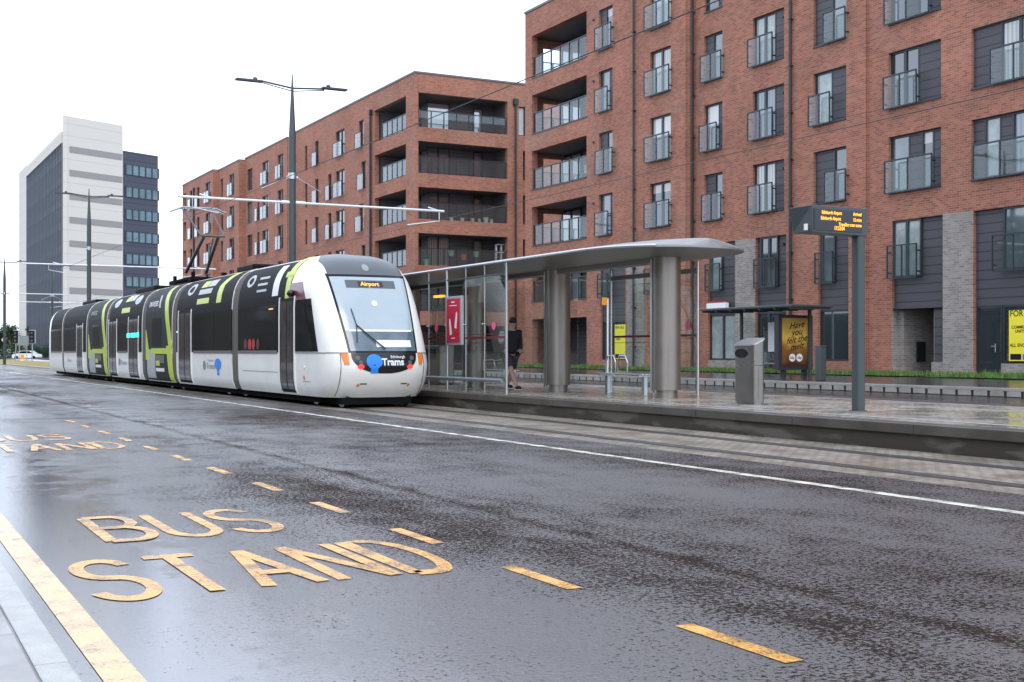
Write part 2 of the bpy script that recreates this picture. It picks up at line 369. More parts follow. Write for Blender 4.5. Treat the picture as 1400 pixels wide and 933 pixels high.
M['setts'] = brick_mat('track_setts', (.30, .25, .19), (.19, .158, .122), (.05, .045, .04), .2, .1, .010, flat=True, rough=.6, wet=.28, bumpd=.01)
M['platform'] = brick_mat('platform_setts', (.37, .335, .28), (.25, .22, .185), (.09, .08, .07), .2, .1, .008, flat=True, rough=.45, wet=.14, bumpd=.006)
M['plat_kerb'] = mat('platform_kerb', (.075, .068, .056), .35, var=.3, vscale=1.5, bump=.2)
def face_mat():
    m = mat('platform_face', (.05, .042, .034), .6); t = m.node_tree; p = t.nodes['Principled BSDF']
    tc = node(t, 'ShaderNodeTexCoord'); mpp = node(t, 'ShaderNodeMapping'); mpp.inputs['Scale'].default_value = (1, .35, 1.6)
    n = node(t, 'ShaderNodeTexNoise'); n.inputs['Scale'].default_value = 2.2; n.inputs['Detail'].default_value = 3
    r = node(t, 'ShaderNodeValToRGB'); e = r.color_ramp.elements; e[0].position = .52; e[0].color = (.045, .036, .024, 1); e[1].position = .60; e[1].color = (.115, .10, .08, 1)
    t.links.new(tc.outputs['Object'], mpp.inputs[0]); t.links.new(mpp.outputs[0], n.inputs['Vector']); t.links.new(n.outputs['Fac'], r.inputs[0]); t.links.new(r.outputs[0], p.inputs['Base Color'])
    return m
M['plat_face'] = face_mat()
def worn(name, col, thr=.36):
    """road paint: worn through by tyres so the asphalt shows, thin water on top"""
    m = bpy.data.materials.new(name); m.use_nodes = True; t = m.node_tree; p = t.nodes['Principled BSDF']; L = t.links
    tc = node(t, 'ShaderNodeTexCoord')
    def nz(sc, d, r):
        n = node(t, 'ShaderNodeTexNoise'); n.inputs['Scale'].default_value = sc; n.inputs['Detail'].default_value = d; n.inputs['Roughness'].default_value = r
        L.new(tc.outputs['Object'], n.inputs['Vector']); return n.outputs['Fac']
    a, b = nz(60, 5, .7), nz(3.5, 6, .7)
    ad = node(t, 'ShaderNodeMath'); ad.operation = 'MULTIPLY_ADD'; ad.inputs[1].default_value = .55; L.new(a, ad.inputs[0])
    ml = node(t, 'ShaderNodeMath'); ml.operation = 'MULTIPLY'; ml.inputs[1].default_value = .45; L.new(b, ml.inputs[0]); L.new(ml.outputs[0], ad.inputs[2])
    r = node(t, 'ShaderNodeValToRGB'); e = r.color_ramp.elements; e[0].position = thr; e[0].color = (.03, .018, .012, 1); e[1].position = thr + .09; e[1].color = (*col, 1)
    q = e.new(thr + .2); q.color = (*[min(1, x * 1.15) for x in col], 1)
    L.new(ad.outputs[0], r.inputs[0]); L.new(r.outputs[0], p.inputs['Base Color'])
    mr = node(t, 'ShaderNodeMapRange'); mr.inputs['From Min'].default_value = .4; mr.inputs['From Max'].default_value = .6; mr.inputs['To Min'].default_value = .08; mr.inputs['To Max'].default_value = .4
    L.new(b, mr.inputs['Value']); L.new(mr.outputs[0], p.inputs['Roughness']); p.inputs['IOR'].default_value = 1.75
    bb = node(t, 'ShaderNodeBump'); bb.inputs['Strength'].default_value = .4; bb.inputs['Distance'].default_value = .006
    L.new(a, bb.inputs['Height']); L.new(bb.outputs[0], p.inputs['Normal'])
    return m
M['ypaint'] = worn('yellow_road_paint', (.70, .34, .045), .40); M['ypaint_pale'] = worn('worn_yellow_line', (.62, .42, .20), .37)
M['wpaint'] = worn('white_road_paint', (.66, .64, .54), .38)
M['railsteel'] = mat('rail_steel', (.35, .35, .36), .25, .9)
M['groove'] = mat('rail_groove', (.02, .018, .016), .5)

# ------------------------------------------------------------------ GROUND
def sheet(name, x0, x1, y0, y1, z, m, kind='structure', z1=None):
    z1 = z if z1 is None else z1
    o = MB().add([(x0, y0, z), (x1, y0, z1), (x1, y1, z1), (x0, y1, z)], [(0, 1, 2, 3)]).build(name, m)
    return tag(o, kind=kind)
UF = 420.0
sheet('ground', -900, 1500, -300, 1900, -.12, mat('far_ground', (.16, .15, .13), .9, var=.3, vscale=.05))
sheet('road', .745, 9.35, -12, UF, 0.0, M['road'])
sheet('sidewalk', -14, .60, -12, UF, .06, M['pave'])
ks = MB(); u = -3.0
while u < 40: ks.box(.603, .74, u + .003, u + .911, -.1, .062 + random.uniform(-.002, .002)); u += .915
ks.box(.603, .74, 40, UF, -.1, .062); tag(ks.build('kerb', M['kerb'], bevel=.01), kind='structure')
sheet('track_bed', 9.352, 12.2, -12, UF, 0.0, M['setts'])
rl = MB()
for c in (9.98, 11.42):
    rl.add([(c - .06, -12, .004), (c + .02, -12, .004), (c + .02, UF, .004), (c - .06, UF, .004)], [(0, 1, 2, 3)], 0)
    rl.add([(c + .02, -12, .004), (c + .085, -12, .004), (c + .085, UF, .004), (c + .02, UF, .004)], [(0, 1, 2, 3)], 1)
    rl.add([(c - .19, -12, .004), (c - .06, -12, .004), (c - .06, UF, .004), (c - .19, UF, .004)], [(0, 1, 2, 3)], 1)
tag(rl.build('tram_rails', [M['railsteel'], M['groove']]), kind='structure')
# platform
PE, PB, PZ, PU = 12.25, 17.7, .35, 84.0
tag(MB().box(PE + .32, PB, -12, PU, -.1, PZ).build('platform', M['platform']), kind='structure')
pk = MB(); u = -12.0
while u < PU:
    u2 = min(u + 2.4, PU); pk.box(PE - .03, PE + .317, u + .004, u2 - .004, .215, PZ + .003); u = u2
tag(pk.build('platform_kerb', M['plat_kerb'], bevel=.012), kind='structure')
tag(MB().box(PE + .03, PE + .31, -12, PU, -.1, .213).build('platform_wall', M['plat_face']), kind='structure')
tac = MB()
for c in (PE + .75, PB - .35):
    tac.add([(c, -12, PZ + .004), (c + .12, -12, PZ + .004), (c + .12, PU, PZ + .004), (c, PU, PZ + .004)], [(0, 1, 2, 3)])
tag(tac.build('platform_edge_line', mat('platform_line', (.5, .5, .5), .3, var=.2, vscale=4)), kind='structure')
sheet('far_track', PB, 21.0, -12, UF, 0.0, M['setts'])
sheet('track_ramp', 21.0, 21.4, -12, UF, 0.0, M['pave_dk'], z1=.2)
sheet('service_road', 21.4, 24.4, -12, UF, .2, M['road2'])
kb = MB(); u = 5.0
tag(MB().box(24.4, 24.62, -12, 120, 0, .33).box(24.4, 24.62, 120, UF, 0, .4).build('far_kerb_base', M['groove']), kind='structure')
while u < 95:
    kb.box(24.38, 24.64, u + .045, u + .455, .215, .40); u += .5
kb.box(24.376, 24.642, 5, 95, .345, .42)
tag(kb.build('drain_kerb', mat('drain_kerb_stone', (.27, .25, .22), .5, var=.25, vscale=2, bump=.3), bevel=.01), kind='structure')
sheet('footway', 24.62, 29.0, -12, 120, .41, M['pave_dk'], z1=.50)
sheet('forecourt', 29.0, 60.0, -12, 240, .505, M['pave_dk'], z1=.52)
sheet('grass_verge', 29.05, 31.28, ux(1260, 30), 56.5, .53, M['grassbase'])
sheet('grass_verge', 29.05, 31.28, 4, ux(1290, 30), .53, M['grassbase'])
sheet('dry_grass_verge', 12.62, 20.0, PU + 1, 190, .10, M['verge'])
tag(MB().box(12.3, 12.62, PU + .5, 300, -.1, .12).build('verge_kerb', M['kerb']), kind='structure')
gb = MB()
for i in range(12000):
    c = random.uniform(29.05, 31.25); u = random.uniform(10, 56)
    if ux(1290, 30) < u < ux(1260, 30): continue
    if math.sin(u * 1.3) + math.sin(u * .47 + 1) + random.uniform(-1, 1) < -.9: continue
    h = random.uniform(.08, .2) * (1.6 if random.random() < .03 else 1); a = random.uniform(0, math.pi); w = .025; dx, dy = w * math.cos(a), w * math.sin(a)
    gb.add([(c - dx, u - dy, .53), (c + dx, u + dy, .53), (c + random.uniform(-.05, .05), u + random.uniform(-.05, .05), .53 + h)], [(0, 1, 2)])
tag(gb.build('grass', M['grass']), 'long green grass along the foot of the brick blocks', 'grass', kind='stuff')
# road marks
mk = MB()
mk.add([(8.2, -12, .004), (8.34, -12, .004), (8.34, 170, .004), (8.2, 170, .004)], [(0, 1, 2, 3)])
tag(mk.build('white_edge_line', M['wpaint']), kind='structure')
mk = MB().add([(.845, -12, .004), (.995, -12, .004), (.995, 60, .004), (.845, 60, .004)], [(0, 1, 2, 3)])
tag(mk.build('yellow_edge_line', M['ypaint_pale']), kind='structure')
mk = MB()
for i in range(-1, 18):
    u0 = 4.06 + i * 1.81
    if u0 > 24: break
    mk.add([(3.41, u0, .004), (3.51, u0, .004), (3.51, u0 + .79, .004), (3.41, u0 + .79, .004)], [(0, 1, 2, 3)])
tag(mk.build('yellow_dashed_line', M['ypaint']), kind='structure')
def arc(cx_, cy_, rx, ry, a0, a1, n=14):
    return [(cx_ + rx * math.cos(math.radians(a0 + (a1 - a0) * i / n)), cy_ + ry * math.sin(math.radians(a0 + (a1 - a0) * i / n))) for i in range(n + 1)]
GL = {'B': ([[(0, 0), (0, 1)], [(0, 1), (.5, 1)] + arc(.5, .76, .42, .24, 90, -90) + [(0, .52)], [(.5, .52)] + arc(.5, .26, .5, .26, 90, -90) + [(0, 0)]]),
      'U': [[(0, 1), (0, .25)] + arc(.5, .25, .5, .25, 180, 360) + [(1, 1)]],
      'S': [arc(.5, .76, .47, .24, 20, 180, 12) + arc(.5, .76, .47, .24, 180, 250, 6) + arc(.5, .26, .5, .26, 70, 0, 6) + arc(.5, .26, .5, .26, 0, -160, 14)],
      'T': [[(0, 1), (1, 1)], [(.5, 1), (.5, 0)]], 'A': [[(0, 0), (.5, 1)], [(1, 0), (.5, 1)], [(.17, .33), (.83, .33)]],
      'N': [[(0, 0), (0, 1)], [(0, 1), (1, 0)], [(1, 0), (1, 1)]], 'D': [[(0, 0), (0, 1), (.4, 1)] + arc(.4, .5, .6, .5, 90, -90) + [(0, 0)]]}
def ribbon(mb, pts, w, wv, z):
    n = len(pts)
    L_, R_ = [], []
    for i in range(n):
        a = pts[max(i - 1, 0)]; b = pts[min(i + 1, n - 1)]; tx, ty = b[0] - a[0], b[1] - a[1]
        l = math.hypot(tx, ty) or 1; tx, ty = tx / l, ty / l
        if 0 < i < n - 1:
            ax, ay = pts[i][0] - a[0], pts[i][1] - a[1]; bx_, by_ = b[0] - pts[i][0], b[1] - pts[i][1]
            la, lb = math.hypot(ax, ay) or 1, math.hypot(bx_, by_) or 1
            cosv = max(.2, math.sqrt(max(0, (1 + (ax * bx_ + ay * by_) / la / lb) / 2)))
        else: cosv = 1
        nx, ny = -ty * w / 2 / cosv, tx * wv / 2 / cosv
        L_.append((pts[i][0] + nx, pts[i][1] + ny, z)); R_.append((pts[i][0] - nx, pts[i][1] - ny, z))
    mb.grid([L_, R_], smooth=False, flip=False)
def road_word(word, c0, c1, u0, u1, gap=.13):
    n = len(word); w = (c1 - c0 - gap * (n - 1)) / n; mb = MB()
    for i, ch in enumerate(word):
        for j, st in enumerate(GL[ch]):
            p = [(c0 + i * (w + gap) + x * w, u0 + y * (u1 - u0)) for x, y in st]
            q = [p[0]]
            for b in p[1:]:
                if math.hypot(b[0] - q[-1][0], b[1] - q[-1][1]) > 1e-4: q.append(b)
            ribbon(mb, q, .086, .14, .004 + .0012 * j)
    return mb
for k, du in enumerate((0, 10.55)):
    ws = road_word('STAND', 1.12, 3.2, 6.72 + du, 8.0 + du)
    tag(ws.build('road_lettering', M['ypaint']), kind='structure')
    wb = road_word('BUS', 1.52, 2.76, 8.8 + du, 10.1 + du, .13)
    tag(wb.build('road_lettering', M['ypaint']), kind='structure')
# drain cover & litter

# ------------------------------------------------------------------ BUILDINGS
def wall_cells(mb, a0, a1, z0, z1, holes, place, depth, mi=0, rmi=0):
    """front skin with rectangular openings and their reveals; place(a, z, d) -> point (d = how far inside)"""
    A = sorted({a0, a1, *[min(max(h[0], a0), a1) for h in holes], *[min(max(h[1], a0), a1) for h in holes]})
    Z = sorted({z0, z1, *[min(max(h[2], z0), z1) for h in holes], *[min(max(h[3], z0), z1) for h in holes]})
    for i in range(len(A) - 1):
        for j in range(len(Z) - 1):
            am, zm = (A[i] + A[i + 1]) / 2, (Z[j] + Z[j + 1]) / 2
            if any(h[0] < am < h[1] and h[2] < zm < h[3] for h in holes): continue
            mb.add([place(A[i], Z[j], 0), place(A[i + 1], Z[j], 0), place(A[i + 1], Z[j + 1], 0), place(A[i], Z[j + 1], 0)], [(0, 1, 2, 3)], mi)
    for h in holes:
        p, q, r, s = h[:4]; d = h[4] if len(h) > 4 else depth
        for (x0, y0, x1, y1) in ((p, r, q, r), (q, r, q, s), (q, s, p, s), (p, s, p, r)):
            mb.add([place(x0, y0, 0), place(x1, y1, 0), place(x1, y1, d), place(x0, y0, d)], [(0, 1, 2, 3)], rmi)
TOP = [5.86 + 2.955 * k for k in range(5)]; BOT = [t - 1.95 for t in TOP]
def pl_c(c, z_, d_=0): return None
class Block:
    def __init__(s, root): s.r = root; s.k = 0
    # a wall lying at x = c, running along y.  d>0 goes inside (+x)
    def window(s, c, ua, ub, z0, z1, gi=None, rec=.16, mull=0, axis='c', handle=False):
        """frame + pane; ua<ub"""
        fw = .07; P = (lambda a, d, z: (c + d, a, z)) if axis == 'c' else (lambda a, d, z: (a, c + d, z))
        fr = MB()
        def bar(a0, a1, q0, q1, d0=rec - .05, d1=rec + .05):
            p0, p1 = P(a0, d0, q0), P(a1, d1, q1); fr.box(p0[0], p1[0], p0[1], p1[1], q0, q1)
        bar(ua, ua + fw, z0, z1); bar(ub - fw, ub, z0, z1); bar(ua + fw, ub - fw, z0, z0 + fw); bar(ua + fw, ub - fw, z1 - fw, z1)
        for i in range(mull):
            m = ua + (ub - ua) * (i + 1) / (mull + 1); bar(m - .06, m + .06, z0 + fw, z1 - fw)
        f = fr.build('window', M['frame'], s.r)
        gi = gi if gi is not None else random.choice([0, 0, 1, 2, 2, 3, 3, 4, 5, 6]); g = MB()
        p0, p1 = P(ua + .03, rec + .0, z0 + .03), P(ub - .03, rec + .02, z1 - .03)
        g.box(p0[0], p1[0], p0[1], p1[1], z0 + .03, z1 - .03)
        g.build('pane', M['win'][gi], f)
        return f
    def panel(s, c, ua, ub, z0, z1, rec=.12, axis='c'):
        b = MB()
        if axis == 'c': b.box(c + rec, c + rec + .1, ua, ub, z0, z1)
        else: b.box(ua, ub, c + rec, c + rec + .1, z0, z1)
        return b.build('cladding_panel', M['clad'], s.r)
    def juliet(s, c, ua, ub, z0, z1, bars=1, out=.2):
        b = MB(); t = .022; x0, x1 = c - out, c - out + .045
        b.box(x0 - .01, x1 + .01, ua, ub, z1 - .045, z1); b.box(x0, x1, ua, ub, z0, z0 + .04)
        for a in [ua, ub] + [ua + (ub - ua) * (i + 1) / (bars + 1) for i in range(bars)]: b.box(x0, x1, a - t, a + t, z0 + .04, z1 - .045)
        for a in (ua, ub):
            for q in (z0 + .22, z1 - .25): b.box(x1, c, a - .02, a + .02, q - .025, q + .025)
        f = b.build('juliet_railing', M['frame'], s.r)
        MB().add([(x0 + .02, ua + t, z0 + .04), (x0 + .02, ub - t, z0 + .04), (x0 + .02, ub - t, z1 - .05), (x0 + .02, ua + t, z1 - .05)], [(0, 1, 2, 3)]).build('glass_pane', M['rail_glass'], f)
    def rail(s, pts, z0, z1, n, name='balcony_railing'):
        """glass balcony rail between two plan points"""
        (xa, ya), (xb, yb) = pts; b = MB(); L = math.hypot(xb - xa, yb - ya)
        for i in range(n + 1):
            f_ = i / n; x, y = xa + (xb - xa) * f_, ya + (yb - ya) * f_; b.box(x - .03, x + .03, y - .03, y + .03, z0, z1 - .05)
        e = .035
        b.box(min(xa, xb) - e, max(xa, xb) + e, min(ya, yb) - e, max(ya, yb) + e, z1 - .05, z1)
        o = b.build(name, M['frame'], s.r); e = .008
        MB().add([(xa, ya, z0 + .06), (xb, yb, z0 + .06), (xb, yb, z1 - .05), (xa, ya, z1 - .05)], [(0, 1, 2, 3)]).build('glass_pane', M['rail_glass'], o)
    def pipe(s, x, c, z0, z1, r=.055, hopper=True, setoff=.10):
        u = ux(x, c); b = MB(); b.tube([(c - setoff, u, z0), (c - setoff, u, z1)], r, 8)
        if hopper: b.box(c - setoff - .12, c, u - .13, u + .13, z1 - .05, z1 + .28)
        z = z0 + 1
        while z < z1: b.box(c - setoff - .07, c, u - .075, u + .075, z, z + .04); z += 1.8
        b.build('downpipe', M['pipe'], s.r)
    def col(s, c, px, rows, holes, segs_by_row, gpat=None):
        """a column of openings: px=(x0,x1) photo columns, segs_by_row[row] = (list of (kind, x_end), juliet (xa, xb) or None)"""
        for r in rows:
            sg, jl = segs_by_row[r % 2] if not isinstance(segs_by_row, dict) else segs_by_row[r]
            ua, ub = ux(px[1], c), ux(px[0], c); z0, z1 = BOT[r], TOP[r]
            holes.append((ua, ub, z0, z1)); x = px[0]
            for kind, xe in sg:
                a, b = ux(xe, c), ux(x, c)
                if kind == 'p': s.panel(c, a, b, z0, z1)
                elif kind == 'g': s.window(c, a, b, z0, z1)
                elif kind == 'G': s.window(c, a, b, z0, z1, mull=1)
                x = xe
            if jl: s.juliet(c, ux(jl[1], c) - .12, ux(jl[0], c) + .12, z0 - .06, z0 + 1.1, 1 if jl[1] - jl[0] > 18 else 0)
            s.sill(c, ua, ub, z0)
    def sill(s, c, ua, ub, z0):
        MB().box(c - .04, c + .14, ua, ub, z0 - .05, z0 + .003).build('window_sill', M['frame'], s.r)

ZR = 19.3
CA, CB, CC = 31.4, 31.85, 31.95
near = empty('apartment_building', (0, 0, 0), 0, 'red brick flats filling the right of the photo behind the tram stop, with glass balconies', 'apartment building')
bk = Block(near)
Fc = lambda c: (lambda a, z, d: (c + d, a, z))
# ---- segment A
UA0, UA1 = ux(938, CA), ux(718, CA)
hA = []
ub_, ua_ = ux(727, CA), ux(802, CA)
RECD = 2.3
for r in range(5):
    hA.append((ua_, ub_, BOT[r], TOP[r] + (.28 if r == 4 else .1), .35))
hA.append((ua_, ub_, .52, 3.0, .35))
bk.col(CA, (818.7, 837.5), [1, 2, 3, 4], hA, {4: ([('p', 826), ('g', 837.5)], (819, 837.5)), 3: ([('g', 832), ('p', 838)], (818.7, 832.5)),
       2: ([('p', 827), ('g', 839)], (819.5, 839)), 1: ([('g', 833), ('p', 839)], (819, 833.5))})
bk.col(CA, (888.5, 917), [0, 1, 2, 3, 4], hA, {r: ([('G', 917)], (887, 916.5)) for r in range(5)})
# ground + first floor dark bay behind the shelter
ga, gb_ = ux(855, CA), ux(821, CA)
hA.append((ga, gb_, .9, TOP[0]))
bk.panel(CA, ga, gb_, 2.75, TOP[0]); bk.window(CA + .02, ux(834, CA), gb_, 3.9, TOP[0] - .1, 2, rec=.06); bk.juliet(CA, ux(835, CA), gb_, 3.85, 5.0, 0)
bk.window(CA, ga, gb_, .9, 2.75, 0, mull=1)
hA.append((ux(917, CA), ux(888.5, CA), .9, 2.9)); bk.window(CA, ux(917, CA), ux(888.5, CA), .9, 2.9, 2, mull=1)
w = MB(); wall_cells(w, UA0, UA1, .3, ZR, hA, Fc(CA), .3)
w.box(CA + .0, 46, UA0 + 0, UA0 + .02, .3, ZR)                      # return face toward the camera
w.box(46, 46.2, UA0, UA1, .3, ZR)
# end wall (away side) with openings into the corner balconies
eh = [(CA + .95, CA + 2.3, BOT[r], TOP[r] - .1) for r in range(5)]
wall_cells(w, CA, 46, .3, ZR, eh, lambda a, z, d: (a, UA1 - d, z), .3)
eh2 = [(CA + .95, CA + 2.3, BOT[r], TOP[r] - .1) for r in range(5)]
wall_cells(w, CA + .3, 46, .3, ZR, eh2, lambda a, z, d: (a, UA1 - .3 - d, z), .0)
w.build('wall', M['brick'], near)
g = MB()
for (xa, xb) in ((857, 881),): g.box(CA - .004, CA + .2, ux(xb, CA), ux(xa, CA), .3, TOP[0])
g.build('brick_pier', M['grey_brick'], near)
inner = MB()
inner.box(CA + RECD, CA + RECD + .2, UA0 + .1, UA1 - .9, .3, ZR - .4)        # back wall of recesses
inner.box(CA + .32, CA + RECD, ua_ - .35, ua_ - .15, .3, ZR - .4)
inner.box(CA + .6, CA + RECD + 3, UA0 + .1, ua_ - .4, .3, ZR - .4)
inner.build('inner_wall', M['clad_dark'], near)
sl_ = MB()
for r in range(6):
    zt = (BOT[r] if r < 5 else ZR - .35); zb = (TOP[r - 1] + .1 if r else 3.0)
    if r == 5: zb = TOP[4] + .28
    sl_.box(CA + .302, CA + RECD, ua_ - .3, UA1 - .31, zb + .004, zt - .004)
sl_.build('floor_slab', M['clad_dark'], near)
for r in range(5):
    bk.rail([(CA + .12, ua_ + .05), (CA + .12, ub_ - .05)], BOT[r] + .02, BOT[r] + 1.12, 6)
    bk.rail([(CA + .95, UA1 - .15), (CA + 2.28, UA1 - .15)], BOT[r] + .02, BOT[r] + 1.12, 2)
    bk.window(CA + RECD - .2, ux(796, CA + RECD), ux(769, CA + RECD), BOT[r] + .05, BOT[r] + 2.0, [7, 7, 3, 7, 7][r], mull=1)
    MB().box(CA - .03, CA + .3, ua_ + .002, ub_ - .002, BOT[r] - .04, BOT[r] + .015).build('balcony_edge', M['frame'], near)
bk.window(CA + RECD - .2, ua_ + .6, ua_ + 2.6, .55, 2.6, 1, mull=1)
bk.panel(CA + RECD - .3, ua_ + .0, ua_ + 3.4, 2.65, 3.2)
# ---- segment B
UB0, UB1 = ux(1184, CB), UA0
hB = []
bk.col(CB, (962.6, 987.6), [1, 2, 3, 4], hB, {4: ([('g', 981), ('p', 987.6)], None), 3: ([('p', 972.5), ('g', 987.6)], (964, 987.6)),
       2: ([('g', 981), ('p', 987.6)], (962.6, 981.5)), 1: ([('p', 974.5), ('g', 987.6)], (966, 987.6))})
bk.col(CB, (1029, 1072), [1, 2, 3, 4], hB, {r: ([('G', 1058), ('p', 1072)], (1029.5, 1057.5)) for r in (1, 2, 3, 4)})
bk.col(CB, (1112, 1157), [1, 2, 3, 4], hB, {4: ([('g', 1135.5), ('p', 1157)], (1113, 1136)), 3: ([('p', 1134.5), ('g', 1157)], (1133, 1157)),
       2: ([('g', 1135.5), ('p', 1157)], (1113, 1136)), 1: ([('p', 1137), ('g', 1157)], (1135, 1157.5))})
# lower double-height bays
def bay(c, x0, x1, gl, zw0, wparts, ztop=TOP[0], gi=1, base=None):
    a, b = ux(x1, c), ux(x0, c); hB.append((a, b, zw0, ztop)) if c == CB else hC.append((a, b, zw0, ztop))
    zg = 2.86
    g0, g1 = ux(gl[1], c), ux(gl[0], c)
    bk.panel(c, a, b, zg, 3.87)
    if g0 - a > .1: bk.panel(c, a, g0, 3.87, ztop)
    if b - g1 > .1: bk.panel(c, g1, b, 3.87, ztop)
    bk.window(c, g0, g1, 3.87, ztop, gi, rec=.10, mull=1 if gl[1] - gl[0] > 22 else 0)
    bk.juliet(c, g0 - .12, g1 + .12, 3.82, 5.0, 1 if gl[1] - gl[0] > 22 else 0)
    for (xa, xb, q0, q1, gg, mu) in wparts: bk.window(c, ux(xb, c), ux(xa, c), q0, q1, gg, mull=mu)
hC = []
bay(CB, 968, 1005, (971, 986), .95, [(968, 1005, .95, 2.86, 1, 1)])
bay(CB, 1033, 1075, (1038, 1062), .54, [(1033, 1048, .54, 2.86, 0, 0), (1048, 1075, .95, 2.86, 0, 0)], gi=0)
bay(CB, 1118.5, 1160, (1122, 1140), .95, [(1118.5, 1160, .95, 2.86, 0, 0)], gi=2)
w = MB(); wall_cells(w, UB0, UB1, .3, ZR, hB, Fc(CB), .3)
w.box(CB + .02, 46, UB0, UB0 + .02, .3, ZR); w.box(CB + .42, CB + .5, UB0, UB1, .3, ZR - .1)
w.build('wall', M['brick'], near)
g = MB(); g.box(CB - .004, CB + .2, ux(1032.5, CB), ux(1005.3, CB), .3, TOP[0]); g.box(CB - .005, CB + .2, ux(1005.3, CB), ux(968, CB), .3, .95)
g.build('brick_pier', M['grey_brick'], near)
# ---- segment C
UC0, UC1 = 7.0, UB0
x5 = 1420.0
bk.col(CC, (1215, 1286.5), [1, 2, 3, 4], hC, {4: ([('G', 1254), ('p', 1286.5)], (1216, 1255)), 3: ([('g', 1236), ('p', 1251), ('g', 1270), ('p', 1286.5)], (1217, 1271)),
       2: ([('G', 1254), ('p', 1286.5)], (1216, 1254)), 1: ([('g', 1241), ('p', 1257), ('g', 1274), ('p', 1286.5)], (1218, 1275))})
bk.col(CC, (1328, x5), [1, 2, 3, 4], hC, {4: ([('p', 1348), ('g', 1362), ('p', 1384), ('g', 1400), ('p', x5)], (1336, 1402)), 3: ([('p', 1350), ('G', 1400), ('p', x5)], (1352, 1402)),
       2: ([('p', 1365), ('G', x5)], (1363, x5)), 1: ([('p', 1343), ('g', 1366), ('p', 1381), ('g', 1404), ('p', x5)], (1340, 1406))})
# entrance bay
a, b = ux(1289, CC), ux(1219.5, CC)
bk.panel(CC, a, b, 2.78, 3.87); bk.window(CC, ux(1258, CC), b, 3.87, TOP[0], 1, rec=.10, mull=1); bk.panel(CC, a, ux(1258, CC), 3.87, TOP[0])
bk.juliet(CC, ux(1258, CC), b + .05, 3.82, 5.0, 1)
hC.append((a, b, 2.78, TOP[0])); e0 = ux(1274, CC); hC.append((a, b, .52, 2.78, .2))
bk.panel(CC, a, e0, .95, 2.78)
MB().box(CC - .02, CC + .3, a, e0, .3, .95).build('low_wall', M['grey_brick'], near)
rec = MB()
rec.box(CC + .3, CC + 3.2, b - .25, b - .003, .52, 2.9).box(CC + .3, CC + 3.2, e0, e0 + .2, .52, 2.9).box(CC + 3.2, CC + 3.3, e0, b, .52, 2.9)
rec.box(CC + .0, CC + .3, b - .02, b - .003, .52, 2.77)
rec.build('porch_wall', M['grey_brick'], near)
MB().box(CC + .9, CC + 1.3, b - .30, b - .252, .95, 1.65).build('meter_cupboard', M['frame'], near)
MB().box(CC + .25, CC + 3.2, e0, b, 2.781, 2.9).build('porch_ceiling', M['frame'], near)
# shop bay
a, b = ux(x5 + 40, CC), ux(1331, CC)
hC.append((a, b, .52, TOP[0]))
bk.panel(CC, a, b, 2.78, 3.87); bk.panel(CC, ux(1370, CC), b, 3.87, TOP[0]); bk.window(CC, a, ux(1370, CC), 3.87, TOP[0], 2, rec=.10, mull=1)
bk.juliet(CC, ux(1420, CC), ux(1362, CC), 3.82, 5.0, 1)
d0, d1 = ux(1367, CC), ux(1332, CC)
dr = bk.window(CC, d0, d1, .53, 2.78, 0)
MB().tube([(CC + .05, d0 + .22, 1.55), (CC + .05, d0 + .22, 1.28)], .018, 6).box(CC + .03, CC + .07, d0 + .2, d0 + .38, 1.45, 1.49).build('handle', M['steel_lt'], dr)
bk.window(CC, a, d0 - .02, .95, 2.78, 0)
MB().box(CC - .01, CC + .3, a, d0 - .05, .3, .93).build('low_wall', M['grey_brick'], near)
w = MB(); wall_cells(w, UC0, UC1, .3, ZR, hC, Fc(CC), .3)
w.box(CC, 46, UC0 - .02, UC0, .3, ZR); pb_ = ux(1219.5, CC) + .3; w.box(CC + .42, CC + .5, pb_, UC1, .3, ZR - .1); w.box(CC + .42, CC + .5, UC0, ux(1274, CC) - .05, .3, ZR - .1)
w.box(CC + .42, CC + .5, ux(1274, CC) - .04, pb_ - .01, 3.0, ZR - .1)
w.build('wall', M['brick'], near)
g = MB(); g.box(CC - .004, CC + .2, ux(1330.5, CC), ux(1289, CC), .3, TOP[0] + .02)
g.build('brick_pier', M['grey_brick'], near)
MB().box(CA - .05, 46.1, UA0, UA1 + .05, ZR + .003, ZR + .12).box(CB - .05, 46.1, UC0, UA0, ZR + .003, ZR + .12).build('roof', M['coping'], near)
bk.pipe(868.5, CA, .5, ZR - 1, .05); bk.pipe(949.5, CB - .0, .5, ZR - 1, .085, setoff=.14); bk.pipe(1083, CB, .5, ZR - 1, .06); 
# vents
vt = MB()
for r in range(5):
    for x, c in ((812, CA), (1069, CB)):
        u_ = ux(x, c); z_ = TOP[r] - .35; vt.tube([(c + (.1 if c == CB else 0), u_, z_), (c - .08 + (.1 if c == CB else 0), u_, z_)], .055, 8)
vt.build('wall_vent', M['frame'], near); 

